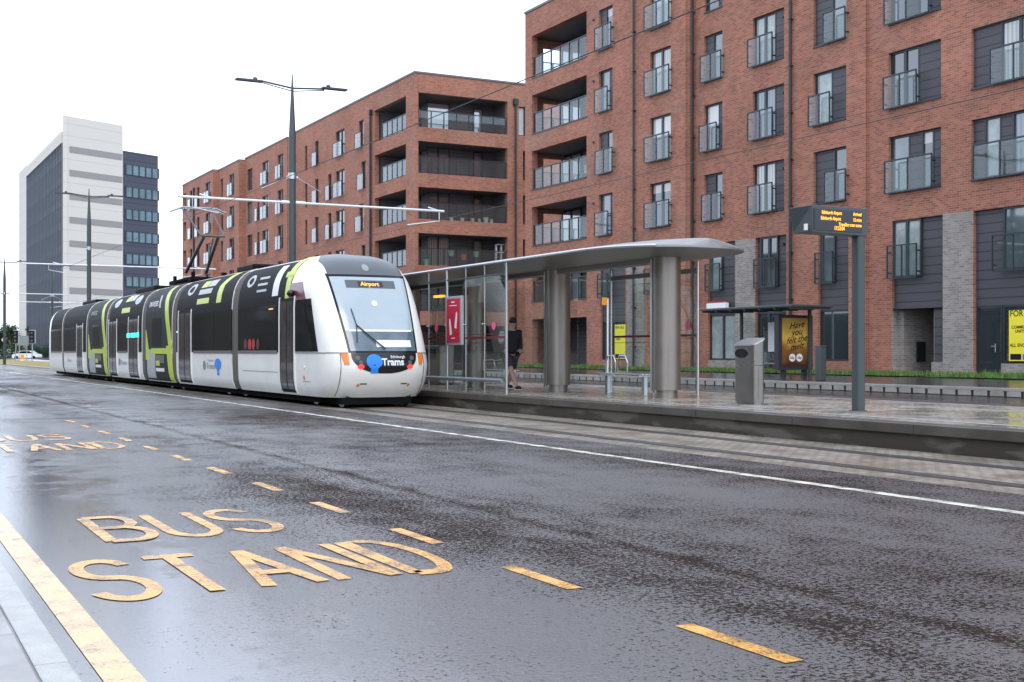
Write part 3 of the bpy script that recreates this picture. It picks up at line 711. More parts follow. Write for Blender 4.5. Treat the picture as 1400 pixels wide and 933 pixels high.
# ---- far block with the corner balconies
far = empty('apartment_building', (0, 0, 0), 0, 'long red brick flats with dark corner balconies, directly behind the front of the tram', 'apartment building')
bf = Block(far)
UL = 73.4; ZL = 19.15
hL = []; hR = []
lu0, lu1 = ux(555, CA), ux(512, CA)
rc0, rc1 = cx(572, UL), cx(694, UL)
zlow = .55
rows_b = [(BOT[r], TOP[r] + (.25 if r == 4 else .1)) for r in (0, 1, 2, 3, 4)] + [(zlow, 3.0)]
for z0, z1 in rows_b:
    hL.append((lu0, lu1, z0, z1, .35)); hR.append((rc0, rc1, z0, z1, .35))
def lcol(c, px, rows, holes, jl=None, mull=False, full=False):
    for r in rows:
        ua, ub = ux(px[1], c), ux(px[0], c); z0, z1 = BOT[r], TOP[r]
        holes.append((ua, ub, z0, z1)); bf.window(c, ua, ub, z0, z1, random.choice([0, 0, 2]), mull=1 if mull else 0)
        if jl: bf.juliet(c, ux(jl[1], c) - .05, ux(jl[0], c) + .1, z0 - .06, z0 + 1.1, 1 if mull else 0, out=.22)
R5 = [0, 1, 2, 3, 4]
lcol(CA, (490.5, 497), [4, 2, 0], hL, (489, 496.5)); lcol(CA, (494, 500), [3, 1], hL, (492, 499.5))
lcol(CA, (459, 471), R5, hL, (459, 470), True); lcol(CA, (448.5, 453), [3, 2, 1, 0], hL, (448, 453))
lcol(CA, (430.5, 435.5), R5, hL, (429.5, 435.2)); hL.append((ux(420, CA), ux(417.5, CA), BOT[4], TOP[4])); hL.pop()
lcol(CA, (416.8, 420), [4, 3, 2, 1, 0], hL)
LA0, LA1 = UL, ux(401.5, CA)
w = MB(); wall_cells(w, LA0, LA1, .3, ZL, hL, Fc(CA), .3)
hR.append((cx(709, UL), cx(718.5, UL), BOT[4], TOP[4]));
for r in (1, 2, 3): hR.append((cx(715, UL), cx(719, UL), BOT[r], TOP[r]))
wall_cells(w, CA, 52, .3, ZL, hR, lambda a, z, d: (a, UL + d, z), .3)
bf.window(UL, cx(709, UL), cx(718.5, UL), BOT[4], TOP[4], 1, axis='u')
segs = [(CA - .55, 401.5, 335, 18.75), (CA - 1.1, 335, 299, 18.6), (CA - 1.65, 299, 249.5, 18.6)]
prev = LA1
for i, (c, xa, xb, zr) in enumerate(segs):
    h = []; u0 = prev; u1 = ux(xb, c) if i < 2 else ux(249.5, c)
    if i == 0:
        lcol(c, (379.5, 387), R5, h, (379, 386), True); lcol(c, (358.5, 367), R5, h, (358.5, 366.5), True); lcol(c, (338, 345), R5, h); lcol(c, (351.5, 354.5), [3, 2, 1, 0], h, (351, 354))
    if i == 1:
        lcol(c, (313.5, 320), R5, h, (313, 319.5), True); lcol(c, (301.5, 305), R5, h)
    if i == 2:
        lcol(c, (281, 288), R5, h, (281, 287.5), True); lcol(c, (269, 272.5), R5, h, (268.5, 272)); lcol(c, (259.5, 262.8), R5, h, (259, 262.5))
        for r in R5: h.append((ux(254.5, c), ux(250.5, c), BOT[r], TOP[r], 1.5))
    wall_cells(w, u0, u1, .3, zr, h, Fc(c), .3)
    w.box(c, 46, u0, u0 + .02, .3, zr)
    if i == 2: w.box(c, 46, u1, u1 + .02, .3, zr)
    prev = u1
w.box(46, 46.1, LA1, prev, .3, 18.5); w.box(52, 52.1, UL, LA1, .3, ZL)
w.build('wall', M['brick'], far)
rf = MB().box(CA - .05, 52, UL - .05, LA1, ZL + .003, ZL + .12)
prev = LA1
for i, (c, xa, xb, zr) in enumerate(segs):
    u1 = ux(xb, c); rf.box(c - .05, 46, prev, u1, zr + .003, zr + .12); prev = u1
rf.box(CA - .03, 46, ux(420, CA), LA1 - .1, ZL + .121, ZL + .125)
rf.build('roof', M['coping'], far)
inn = MB(); ci, ui = CA + 2.2, UL + 2.2
inn.box(ci, 51, ui, ui + 25, .3, 18.3).box(CA + .45, ci, lu1 + .0, LA1, .3, 18.3)
inn.box(rc1 + .05, 51, UL + .4, ui, .3, 18.3)
pv = LA1
for (c, xa, xb, zr) in segs:
    u1 = ux(xb, c); inn.box(c + .45, 45, pv + .05, u1 - .05, .3, zr - .2); pv = u1
inn.build('inner_wall', M['clad_dark'], far)
fs = MB()
for r in range(6):
    zt = (BOT[r] if r < 5 else ZL - .3); zb = (TOP[r - 1] + .1 if r else 3.0)
    if r == 5: zb = TOP[4] + .25
    fs.box(CA + .302, ci, UL + .302, lu1, zb + .004, zt - .004); fs.box(ci, rc1 + .05, UL + .302, ui, zb + .004, zt - .004)
fs.build('floor_slab', M['clad_dark'], far)
for r in R5:
    bf.rail([(CA + .12, lu0 + .05), (CA + .12, lu1 - 1.2)], BOT[r] + .02, BOT[r] + 1.12, 5)
    bf.rail([(rc0 + .05, UL + .12), (rc1 - .1, UL + .12)], BOT[r] + .02, BOT[r] + 1.12, 7)
    bf.window(ui - .2, cx(583, ui), cx(614, ui), BOT[r] + .05, BOT[r] + 2.1, [1, 3, 2, 2, 7][r], axis='u', mull=0 if r == 4 else 1)
    bf.window(ui - .2, cx(646.5, ui), cx(659, ui), BOT[r] + .05, BOT[r] + 2.0, [0, 2, 0, 6, 7][r], axis='u')
    bf.window(ci - .2, lu0 + 2.6, lu0 + 3.6, BOT[r] + .05, BOT[r] + 2.0, [0, 0, 2, 0, 2][r])
bf.window(ui - .2, rc0 + 1.0, rc0 + 3.4, .6, 2.7, 0, axis='u', mull=1)
bf.pipe(508.5, CA, .5, TOP[4] + .1, .09, setoff=.13); bf.pipe(398, CA, .5, 17.3, .12); bf.pipe(332.5, CA - .55, .5, 17, .13); bf.pipe(266, CA - 1.65, .5, 17.5, .09); bf.pipe(297, CA - 1.1, .5, 17, .1)
b = MB(); xp = cx(704, UL); b.tube([(xp, UL - .13, .5), (xp, UL - .13, TOP[4] + .1)], .075, 8).box(xp - .16, xp + .16, UL - .25, UL, TOP[4] + .05, TOP[4] + .45); b.build('downpipe', M['pipe'], far)

# ---- office tower far left (wedge plan)
def cam2w(X, d): return (X * CS + d * SN, -X * SN + d * CS)
tw = empty('office_tower', (0, 0, 0), 0, 'pale concrete office tower with dark glazed sides at the far left behind the trams', 'office building')
D0 = 200.0
def tp(x, d): return cam2w((x - 700) / F * d, d)
def dir_x(vx): return Vector(cam2w((vx - 700) / F, 1.0)).normalized()
dl, dr_ = dir_x(-212), dir_x(1900)
P0 = Vector(tp(89, D0))
def along(P, dv, x):                     # point on ray P + t*dv at photo column x
    k = (x - 700) / F
    # X = k d
    Xp, dp_ = P.x * CS - P.y * SN, P.x * SN + P.y * CS
    Xv, dv_ = dv.x * CS - dv.y * SN, dv.x * SN + dv.y * CS
    t = (k * dp_ - Xp) / (Xv - k * dv_); return P + dv * t
def zat(y, P): return H0 + (YH - y) * (P.x * SN + P.y * CS) / F
def quadbox(name, A, B, z0, z1, thick, m, out=0.0, par=None, mb=None, mi=0):
    """slab standing on plan line A-B, thickness behind (away from camera)"""
    d = (B - A).normalized(); nrm = Vector((-d.y, d.x))
    if nrm.dot(Vector(tp(700, 1))) < 0: nrm = -nrm
    a, b = A - nrm * out, B - nrm * out; c_, e = B + nrm * thick, A + nrm * thick
    pts = [a, b, c_, e]
    area = sum(pts[i].x * pts[(i + 1) % 4].y - pts[(i + 1) % 4].x * pts[i].y for i in range(4))
    if area < 0: pts.reverse()
    mb = mb or MB(); mb.prism([(p.x, p.y) for p in pts], z0, z1, mi)
    return mb
PR = along(P0, dr_, 168); PR2 = along(P0, dr_, 216); PL = along(P0, dl, 38); PL2 = along(P0, dl, 28)
ZT = zat(158, P0); ZD = zat(205, P0) + 2.4
fin = MB(); quadbox('', P0, PR, 0, ZT, .6, None, mb=fin)
Pi = P0 + dl * 4 + dr_ * 4; core = [Pi, PR2 + dl * 2, PR2 + dl * 12, PL - dl * 2]
fin.prism([(p.x, p.y) for p in (core if sum(core[i].x * core[(i + 1) % 4].y - core[(i + 1) % 4].x * core[i].y for i in range(4)) > 0 else core[::-1])], 0, ZD - 2)
# horizontal recess shadows: set ledges
ST = 3.72
for i in range(8):
    z1 = zat(200, P0) - i * ST
PLw = P0 + dl * 1.2
fin.build('concrete_wall', M['concrete'], tw)
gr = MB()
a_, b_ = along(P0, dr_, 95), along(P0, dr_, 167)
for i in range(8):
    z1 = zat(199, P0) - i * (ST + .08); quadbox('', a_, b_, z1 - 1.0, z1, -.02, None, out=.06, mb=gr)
gr.build('recess_shade_band', M['concrete_dk'], tw)  # strips on the wall face; their darker colour stands for shade in the recesses
led = MB()
for i in range(8):
    z1 = zat(199, P0) - i * (ST + .08); quadbox('', a_, b_, z1 + .02, z1 + .25, -.02, None, out=.35, mb=led)
# dark right wing
tg = panel_mat('tower_cladding', (.045, .05, .075), 1.2, .08)
wing = MB(); quadbox('', PR, PR2, 0, zat(206, PR), 12, None, mb=wing); wing.build('wing', tg, tw)
wg = mat('tower_glass', (.08, .15, .18), .1, ior=1.6, var=.5, vscale=.3)
for i in range(8):
    z1 = zat(224, PR) - i * (ST + .05)
    wn = MB()
    A_, B_ = along(P0, dr_, 171), along(P0, dr_, 215.5)
    quadbox('', A_, B_, z1 - 1.75, z1, -.01, None, out=.05, mb=wn)
    fo = wn.build('window', wg, tw)
    mu = MB(); 
    for j in range(6):
        Q = A_ + (B_ - A_) * (j / 5); Q2 = Q + (B_ - A_).normalized() * .25; quadbox('', Q, Q2, z1 - 1.75, z1, -.06, None, out=.12, mb=mu)
    for q in (z1 - 1.76, z1 - .05): quadbox('', A_, B_, q, q + .07, -.06, None, out=.13, mb=mu)
    mu.build('mullion', M['frame'], fo)
# left glazed face
lm = mat('tower_curtain_wall', (.022, .032, .048), .5, spec=.06, var=.4, vscale=.2)
face = MB(); A_, B_ = along(P0, dl, 38), along(P0, dl, 86)
quadbox('', A_, B_, 0, ZD - 1.0, .4, None, mb=face); face.build('glazed_side', lm, tw)
mm = MB()
for j in range(26):
    Q = A_ + (B_ - A_) * (j / 25); quadbox('', Q, Q + (B_ - A_).normalized() * .12, 0, ZD - 1.0, -.05, None, out=.25, mb=mm)
mm.build('vertical_fin', mat('tower_fin', (.12, .14, .17), .4), tw); tw.children[-1]['kind'] = 'stuff'
sb = MB()
for i in range(9):
    z1 = ZD - 2.6 - i * ST; quadbox('', A_, B_, z1 - 1.2, z1, -.03, None, out=.12, mb=sb)
sb.build('spandrel_band', mat('tower_spandrel', (.018, .02, .032), .5), tw)
pr = MB(); quadbox('', A_, B_, ZD - 1.0, ZD + .9, .4, None, out=.3, mb=pr); quadbox('', PL2, PL, 0, ZD + 1.2, 6, None, out=.3, mb=pr)
quadbox('', along(P0, dl, 86), P0, 0, ZT, .3, None, out=.02, mb=pr); pr.build('concrete_edge', M['concrete'], tw)

# ------------------------------------------------------------------ TRAM
TC, TZ = 10.68, 3.75
HWt = [(.24, 1.20), (.35, 1.28), (.6, 1.32), (1.0, 1.33), (2.4, 1.33), (2.75, 1.31), (3.05, 1.26), (3.3, 1.16), (3.5, 1.00), (3.64, .78), (3.72, .48), (3.75, .05)]
UNt = [(.24, 27.05), (.4, 26.85), (.7, 26.68), (1.0, 26.62), (1.3, 26.72), (1.7, 26.92), (2.2, 27.2), (2.7, 27.5), (3.05, 27.72), (3.3, 27.92), (3.5, 28.2), (3.64, 28.65), (3.72, 29.3), (3.75, 30.1)]
def lerp(t, z):
    if z <= t[0][0]: return t[0][1]
    for (a, p), (b, q) in zip(t, t[1:]):
        if z <= b:
            f = (z - a) / (b - a); return p + (q - p) * f
    return t[-1][1]
def smooth_t(t):
    def f(z):
        e = .06; return (lerp(t, z - e) + 2 * lerp(t, z) + lerp(t, z + e)) / 4
    return f
HW, UN = smooth_t(HWt), smooth_t(UNt)
ND, NE = 1.25, 3.3
def nose(t, z):                                   # t in -1..1, left..right
    hw = HW(z); a = abs(t) * math.pi / 2; sg = 1 if t >= 0 else -1
    c = TC + sg * hw * (math.sin(a) ** (2 / NE)); uu = UN(z) + ND * (1 - max(0, math.cos(a)) ** (2 / NE))
    return Vector((c, uu, z))
def surf(s_, z):
    if abs(s_) <= 1: return nose(s_, z)
    sg = 1 if s_ > 0 else -1
    return Vector((TC + sg * HW(z), UN(z) + ND + (abs(s_) - 1), z))
def off(s_, z, o):
    e = .004; p = surf(s_, z); a = surf(s_ + e, z) - surf(s_ - e, z); b = surf(s_, z + e) - surf(s_, z - e)
    n = a.cross(b)
    if n.length < 1e-9: return p
    n.normalize()
    ctr = Vector((TC, 30.5, 1.8))
    if n.dot(p - ctr) < 0: n = -n
    return p + n * o
def s_at_u(u, z, side=-1):
    e0 = UN(z) + ND
    if u >= e0: return side * (1 + u - e0)
    v = 1 - (u - UN(z)) / ND
    if v >= 1: return 0
    a = math.acos(max(0, min(1, v)) ** (NE / 2)); return side * a / (math.pi / 2)
def s_at_c(c, z):
    r = (c - TC) / HW(z); r = max(-1, min(1, r)); return math.copysign(math.asin(abs(r) ** (NE / 2)) / (math.pi / 2), r)
def S(spec, z):
    k, v = spec
    if callable(v): v = v(z)
    return {'s': lambda: v, 'u': lambda: s_at_u(v, z, -1), 'U': lambda: s_at_u(v, z, 1), 'c': lambda: s_at_c(v, z)}[k]()
def patch(name, m, parent, zs, left, right, o=.006, n=16):
    rows = []
    for z in zs:
        a, b = S(left, z), S(right, z); rows.append([off(a + (b - a) * i / n, z, o) for i in range(n + 1)])
    # rim back to the skin so that the piece has an edge
    mb = MB().grid(rows); r0, r1 = rows[0], rows[-1]
    def inn(row, z, ends):
        a, b = S(left, z), S(right, z); return [off(a + (b - a) * i / n, z, -.01) for i in range(n + 1)]
    i0, i1 = inn(r0, zs[0], 0), inn(r1, zs[-1], 0)
    mb.grid([i0, r0], smooth=False); mb.grid([r1, i1], smooth=False)
    mb.grid([[off(S(left, z), z, -.01) for z in zs], [r[0] for r in rows]], smooth=False); mb.grid([[off(S(right, z), z, -.01) for z in zs], [r[-1] for r in rows]], smooth=False)
    return mb.build(name, m, parent)
def zr(a, b, n=12): return [a + (b - a) * i / n for i in range(n + 1)]
tram = empty('tram', (0, 0, 0), 0, 'long cream and black articulated tram standing at the stop, lime stripes on its side', 'tram')
XB = [321, 238, 196.5, 147.5, 119.5, 86, 68.5]
UBd = [ux(x, TC - 1.33) for x in XB]
GW = .34      # half width of a gangway
# cab car body
UE = UBd[0] - GW
ZL_ = [.24, .3, .4, .55, .75, 1.0, 1.3, 1.6, 2.0, 2.4, 2.6, 2.8, 3.0, 3.15, 3.3, 3.42, 3.52, 3.6, 3.66, 3.71, 3.74, 3.75]
cab = MB(); rows = []
for z in ZL_:
    row = []; sA = S(('u', UE), z); sB = S(('U', UE), z)
    for i in range(13): row.append(surf(sA + (-1 - sA) * i / 12, z))
    for i in range(1, 48): row.append(surf(-1 + 2 * i / 48, z))
    for i in range(13): row.append(surf(1 + (sB - 1) * i / 12, z))
    rows.append(row)
cab.grid(rows)
cab.add(rows[0], [tuple(range(len(rows[0])))])
cabo = cab.build('cab_body', [M['cream']], tram)
# dark upper cladding of cab car, behind the white pillar
patch('black_wrap', M['tblack'], cabo, zr(1.28, 3.66, 24), ('u', UE), ('u', lambda z: 29.75 if z < 2.6 else 29.75 - (z - 2.6) * .15), .004, 20)
patch('black_wrap', M['tblack'], cabo, zr(1.28, 3.66, 24), ('U', 29.6), ('U', UE), .004, 12)
patch('maroon_panel', M['maroon'], cabo, zr(2.30, 2.98, 8), ('u', 29.78), ('u', lambda z: 28.35 + max(0, z - 2.45) * .9), .007, 8)
patch('cab_side_window', M['tglass'], cabo, zr(1.30, 2.55, 10), ('u', 29.72), ('u', lambda z: 27.55 + max(0, z - 1.3) * .45), .010, 14)
patch('maroon_panel', M['maroon'], cabo, zr(2.30, 2.98, 8), ('U', 28.6), ('U', 29.6), .007, 8)
patch('cab_side_window', M['tglass'], cabo, zr(1.30, 2.55, 10), ('U', lambda z: 27.7 + max(0, z - 1.3) * .5), ('U', 29.5), .010, 14)
# roof cap, windscreen, lower mask
capo = patch('roof_cap', M['roofgrey'], cabo, zr(3.12, 3.735, 14), ('c', lambda z: TC - min(.95, HW(z) * .93)), ('c', lambda z: TC + min(.95, HW(z) * .93)), .008, 20)
wl = lambda z: TC - .80 - .14 * (z - 1.3) / 1.8
wr = lambda z: TC + .80 + .14 * (z - 1.3) / 1.8
patch('windscreen_surround', M['tglass'], cabo, zr(1.27, 3.14, 18), ('c', lambda z: wl(z) - .05), ('c', lambda z: wr(z) + .05), .006, 20)
ws = patch('windscreen', M['screen'], cabo, zr(1.78, 3.06, 14), ('c', wl), ('c', wr), .011, 20)
patch('lower_glass', M['screen_lo'], ws, zr(1.31, 1.779, 8), ('c', wl), ('c', wr), .011, 20)
patch('destination_box', M['roofgrey'], ws, zr(2.79, 2.98, 4), ('c', TC - .62), ('c', TC + .62), .014, 14)
patch('destination_display', M['black'], ws, zr(2.82, 2.95, 4), ('c', TC - .32), ('c', TC + .30), .018, 8)
patch('notice_card', M['white'], ws, zr(1.40, 1.56, 3), ('c', TC - .18), ('c', TC + .70), .015, 8)
patch('notice_card', M['cream'], ws, zr(1.76, 1.80, 2), ('c', TC - .75), ('c', TC + .78), .014, 10)
mask = patch('lower_mask', M['black'], cabo, [.80 + i * .0235 for i in range(21)],
             ('c', lambda z: TC - .80 * math.sqrt(max(.02, 1 - ((1.27 - z) / .475) ** 2.6))), ('c', lambda z: TC + .80 * math.sqrt(max(.02, 1 - ((1.27 - z) / .475) ** 2.6))), .008, 20)
for sg in (-1, 1):
    patch('indicator_lamp', M['amber'], cabo, zr(1.0, 1.262, 6), ('c', lambda z, g=sg: TC + g * (.85 if g > 0 else 1.02 - (1.262 - z) * .25)), ('c', lambda z, g=sg: TC + g * (1.02 - (1.262 - z) * .25 if g > 0 else .85)), .010, 6)
def disc(name, m, parent, c, z, r, o=.016, n=20, rz=None):
    mb = MB(); rz = rz or r
    vs = [off(s_at_c(c, z), z, o + .004)] + [off(s_at_c(c + r * math.cos(2 * math.pi * i / n), z + rz * math.sin(2 * math.pi * i / n)), z + rz * math.sin(2 * math.pi * i / n), o) for i in range(n)]
    mb.add(vs, [(0, i + 1, (i + 1) % n + 1) for i in range(n)], smooth=True); return mb.build(name, m, parent)
for sg in (-1, 1):
    disc('tail_lamp', M['red'], mask, TC + sg * .60, .955, .075, rz=.05)
    disc('head_lamp', M['roofgrey'], mask, TC + sg * .66, 1.15, .055)
    disc('head_lamp', M['roofgrey'], mask, TC + sg * .60, 1.05, .045)
    disc('reflector', M['amber'], cabo, TC + sg * .62, .53, .035, .006)
    patch('bumper_slot', M['rubber'], cabo, [.545, .56, .575], ('c', TC + sg * .50 - .08), ('c', TC + sg * .50 + .08), .005, 3)
disc('roof_lamp', M['alu'], capo, TC - .02, 3.30, .085, .012); disc('rear_camera', M['white'], ws, TC - .02, 2.42, .07, .02)
bsd = disc('round_sticker', M['blue'], mask, TC - .28, 1.07, .19, .018, 28, rz=.165)
patch('sticker_tail', M['blue'], mask, [.81, .86, .92], ('c', TC - .37), ('c', TC - .19), .016, 4)
def nose_text(name, body, c0, z0, size, m, parent, o=.02, **k):
    vs, fs = text_pts(body, size, **k)
    return MB().add([off(s_at_c(c0 + v[0], z0 + v[1]), z0 + v[1], o) for v in vs], fs).build(name, m, parent)
nose_text('fleet_lettering', 'Trams', TC - .10, .99, .21, M['white'], mask, bold=.007)
nose_text('fleet_lettering', 'Edinburgh', TC + .12, 1.145, .09, M['white'], mask, bold=.001)
vs, fs = text_pts('Airport', .15, bold=.004); MB().add([off(s_at_c(TC - .26 + v[0], 2.84 + v[1] * .9), 2.84 + v[1] * .9, .024) for v in vs], fs).build('led_lettering', M['orange'], ws)
seam = mat('panel_gap', (.03, .03, .03), .7)
for sg in (-1, 1): patch('panel_seam', seam, cabo, zr(.27, 1.26, 8), ('c', lambda z, g=sg: TC + g * 1.02 - .006), ('c', lambda z, g=sg: TC + g * 1.02 + .006), .004, 1)
patch('panel_seam', seam, cabo, [1.265, 1.277], ('u', 29.75), ('c', TC - .86), .012, 60); patch('panel_seam', seam, cabo, [1.265, 1.277], ('c', TC + .86), ('U', 29.75), .012, 60)
patch('panel_seam', seam, cabo, [.585, .592], ('u', 28.7), ('u', 28.1), .004, 6)
# wiper
wp = MB(); wp.tube([off(s_at_c(TC - .58, 1.9), 1.9, .05), off(s_at_c(TC - .30, 1.62), 1.62, .05), off(s_at_c(TC + .02, 1.34), 1.34, .05)], .016, 6)
wp.tube([off(s_at_c(TC - .62, 2.28), 2.28, .04), off(s_at_c(TC - .57, 1.9), 1.9, .045), off(s_at_c(TC - .62, 1.5), 1.5, .03)], .012, 6)
wp.build('wiper', M['black'], ws)
# rear view camera pod on the left shoulder
cp = MB(); p = off(s_at_u(29.45, 2.72), 2.72, .06); cp.ball(p, (.10, .12, .09)); cp.build('side_camera', M['black'], cabo)
disc2 = MB()
for (u_, z_, mm_) in ((28.55, .92, 0), (28.55, .68, 1)):
    p = surf(s_at_u(u_, z_), z_); disc2.tube([p + Vector((.01, 0, 0)), p - Vector((.012, 0, 0))], .05, 12, mi=mm_)
disc2.build('side_marker', [M['white'], M['amber']], cabo)
# side elements common function (straight sides), left side = -1
def sp_(u, z, o, side=-1):
    e = .01; dz = (HW(z + e) - HW(z - e)) / (2 * e); n = Vector((1, -dz)).normalized()
    return Vector((TC + side * (HW(z) + n.x * o), u, z + n.y * o))
def side(name, m, parent, u0, u1, z0, z1, o=.006, sd=-1, k0=None, n=None):
    """curved plate; u0,u1 may be functions of z"""
    f0 = u0 if callable(u0) else (lambda z: u0); f1 = u1 if callable(u1) else (lambda z: u1)
    n = n or max(2, int((z1 - z0) / .08)); zs = zr(z0, z1, n); mb = MB()
    rows = [[sp_(f0(z), z, -.01, sd), sp_(f0(z), z, o, sd), sp_(f1(z), z, o, sd), sp_(f1(z), z, -.01, sd)] for z in zs]
    mb.grid(rows, smooth=False)
    mb.add([rows[0][1], rows[0][2], rows[0][3], rows[0][0]], [(0, 1, 2, 3)]); mb.add([rows[-1][1], rows[-1][2], rows[-1][3], rows[-1][0]], [(3, 2, 1, 0)])
    return mb.build(name, m, parent)
def door(parent, xa, xb, dbl=False):
    c = TC - 1.33; ua, ub = ux(xb, c), ux(xa, c)
    for sd in (-1, 1):
        d = side('door', M['tblack'], parent, ua, ub, .30, 2.62, .012, sd)
        side('pane', M['doorglass'], d, ua + .07, ub - .07, .38, 2.55, .016, sd)
        side('door_post', M['cream'], d, ua - .09, ua - .005, .28, 2.66, .02, sd); side('door_post', M['cream'], d, ub + .005, ub + .09, .28, 2.66, .02, sd)
        if ub - ua > 1.0: side('door_edge', M['tblack'], d, (ua + ub) / 2 - .025, (ua + ub) / 2 + .025, .36, 2.57, .02, sd)
def wins(parent, xa, xb, mulls=()):
    c = TC - 1.33; ua, ub = ux(xb, c), ux(xa, c)
    for sd in (-1, 1):
        g = side('window', M['tglass'], parent, ua, ub, 1.33, 2.5, .012, sd)
        for f_ in mulls: m_ = ua + (ub - ua) * f_; side('mullion', M['tblack'], g, m_ - .02, m_ + .02, 1.34, 2.49, .016, sd)
        side('window_sill', M['rubber'], parent, ua, ub, 1.25, 1.33, .016, sd)
door(cabo, 383, 402)
wins(cabo, 326, 379)
cw = TC - 1.33
MBx = lambda x: ux(x, cw)
sl0 = patch('lime_stripe', M['lime'], cabo, zr(2.75, 3.16, 8), ('u', lambda z: MBx(394) - (z - 2.7) * .1), ('u', lambda z: MBx(394) + .32 - (z - 2.7) * .1), .009, 3)
patch('lime_stripe', M['lime'], cabo, zr(2.25, 3.66, 24), ('u', lambda z: 29.78 - max(0, z - 2.6) * .15), ('u', lambda z: 30.05 + (z - 2.2) * .06), .010, 4)
side('lime_stripe', M['lime'], cabo, MBx(397), MBx(385), 3.16, 3.30, .010)
patch('poster_strip', M['white'], cabo, zr(2.72, 3.5, 8), ('u', MBx(371)), ('u', MBx(379)), .009, 2)
def side_text(name, body, x0, z0, size, m, parent, o=.012, sx=1.0, **k):
    vs, fs = text_pts(body, size, **k); u0 = MBx(x0)
    return MB().add([sp_(u0 - v[0] * sx, z0 + v[1], o) for v in vs], fs).build(name, m, parent)
wtext = mat('grey_lettering', (.42, .43, .43), .4)
side('ad_line', wtext, cabo, MBx(362), MBx(349), 3.22, 3.28, .009); side('ad_line', wtext, cabo, MBx(362), MBx(349), 3.05, 3.11, .009); side('ad_line', wtext, cabo, MBx(362), MBx(349), 2.88, 2.94, .009)
def side_disc(name, m, parent, x, z, r, rz, o=.010):
    u0 = MBx(x); n = 20; vs = [sp_(u0, z, o)] + [sp_(u0 + r * math.cos(2 * math.pi * i / n), z + rz * math.sin(2 * math.pi * i / n), o) for i in range(n)]
    return MB().add(vs, [(0, (i + 1) % n + 1, i + 1) for i in range(n)]).build(name, m, parent)
side_disc('ad_emblem', wtext, cabo, 338, 3.22, .38, .17); side_disc('ad_emblem', M['tblack'], cabo, 338, 3.22, .2, .09, .012)
# red seat seen through the glass
sr_ = mat('seat_red', (.42, .015, .015), .6); sr2 = mat('seat_red_shade', (.12, .006, .006), .6)
for x_, r_, m_ in ((336, .16, sr2), (342, .17, sr_), (347, .13, sr_), (353, .12, sr2)): side_disc('red_seat', m_, cabo, x_, 1.50, r_, .15, .0135)
side('interior_lamp', M['orange'], cabo, MBx(374), MBx(368), 2.38, 2.41, .0135)
side('panel_seam', M['rubber'], cabo, MBx(379), MBx(332), .77, .785, .003)
# other modules
def module(x0, x1, kind, zt=3.66):
    """between photo columns x0 (near) and x1 (far)"""
    c = cw; u0, u1 = MBx(x0) + GW, MBx(x1) - GW
    mb = MB(); zs = ZL_; rows = []
    ks = [z for z in zs]
    ring = [Vector((TC - HW(z), 0, z)) for z in ks] + [Vector((TC + HW(z), 0, z)) for z in reversed(ks)]
    rows = [[Vector((p.x, u_, p.z)) for p in ring] for u_ in (u0, u1)]
    mb.grid(rows); n = len(ring)
    mb.add(rows[0], [tuple(range(n))]); mb.add(rows[1], [tuple(range(n - 1, -1, -1))]); mb.add([rows[0][0], rows[0][-1], rows[1][-1], rows[1][0]], [(0, 1, 2, 3)])
    b = mb.build('car_body', M['cream'], tram)
    for sd in (-1, 1):
        side('black_wrap', M['tgrey'] if kind == 'wrap' else M['tblack'], b, u0 + .02, u1 - .02, .27 if kind == 'wrap' else 1.28, 3.62, .004, sd)
    return b, u0, u1
def gangway(x):
    u = MBx(x); ks = [.28, .5, 1.0, 2.4, 2.8, 3.1, 3.35, 3.5, 3.6]; mb = MB(); rows = []
    for i in range(13):
        uu = u - GW + 2 * GW * i / 12; ins = .12 if i % 2 else .03
        if i in (0, 12): ins = .02
        rows.append([Vector((TC - HW(z) + ins, uu, z - ins * .4)) for z in ks] + [Vector((TC + HW(z) - ins, uu, z - ins * .4)) for z in reversed(ks)])
    mb.grid(rows, smooth=False); return mb.build('gangway', M['rubber'], tram)
for x in XB[:6]: gangway(x)
m1, a, b = module(321, 238, 'win')
door(m1, 244.5, 261); wins(m1, 264.5, 317, (.45,))
side('lime_stripe', M['lime'], m1, lambda z: MBx(301) + (z - 2.8) * -.0, lambda z: MBx(301) + .55, 2.75, 3.25, .009); side('lime_stripe', M['lime'], m1, lambda z: MBx(301) - (z - 3.25) * 1.6, lambda z: MBx(301) + .55 - (z - 3.25) * 1.6, 3.25, 3.62, .009)
side('ad_block', M['lime'], m1, MBx(276), MBx(268), 3.3, 3.5, .009); side('ad_block', wtext, m1, MBx(287), MBx(277), 3.3, 3.5, .009); side('ad_block', wtext, m1, MBx(285), MBx(268), 3.08, 3.24, .009)
side('ad_block', M['lime'], m1, MBx(284), MBx(268), 2.78, 2.95, .009)
side_disc('ad_emblem', wtext, m1, 256, 3.30, .5, .19); side_disc('ad_emblem', M['tblack'], m1, 256, 3.30, .28, .1, .012)
side_disc('round_sticker', M['blue'], m1, 298, .93, .38, .17); side('sticker_tail', M['blue'], m1, MBx(298) - .12, MBx(298) + .1, .60, .80, .009)
tgt = mat('fleet_name_grey', (.25, .25, .25), .5)
side_text('fleet_lettering', 'Trams', 282.5, .78, .26, tgt, m1, .009, sx=1.5); side_disc('fleet_emblem', tgt, m1, 279.5, .88, .18, .15, .009)
side_text('fleet_lettering', 'Edinburgh', 284, 1.0, .11, tgt, m1, .009, sx=1.6)
side('door_lamp', M['greenled'], m1, MBx(243.5), MBx(242.6), 1.93, 1.98, .03)
m2, a, b = module(238, 196.5, 'wrap')
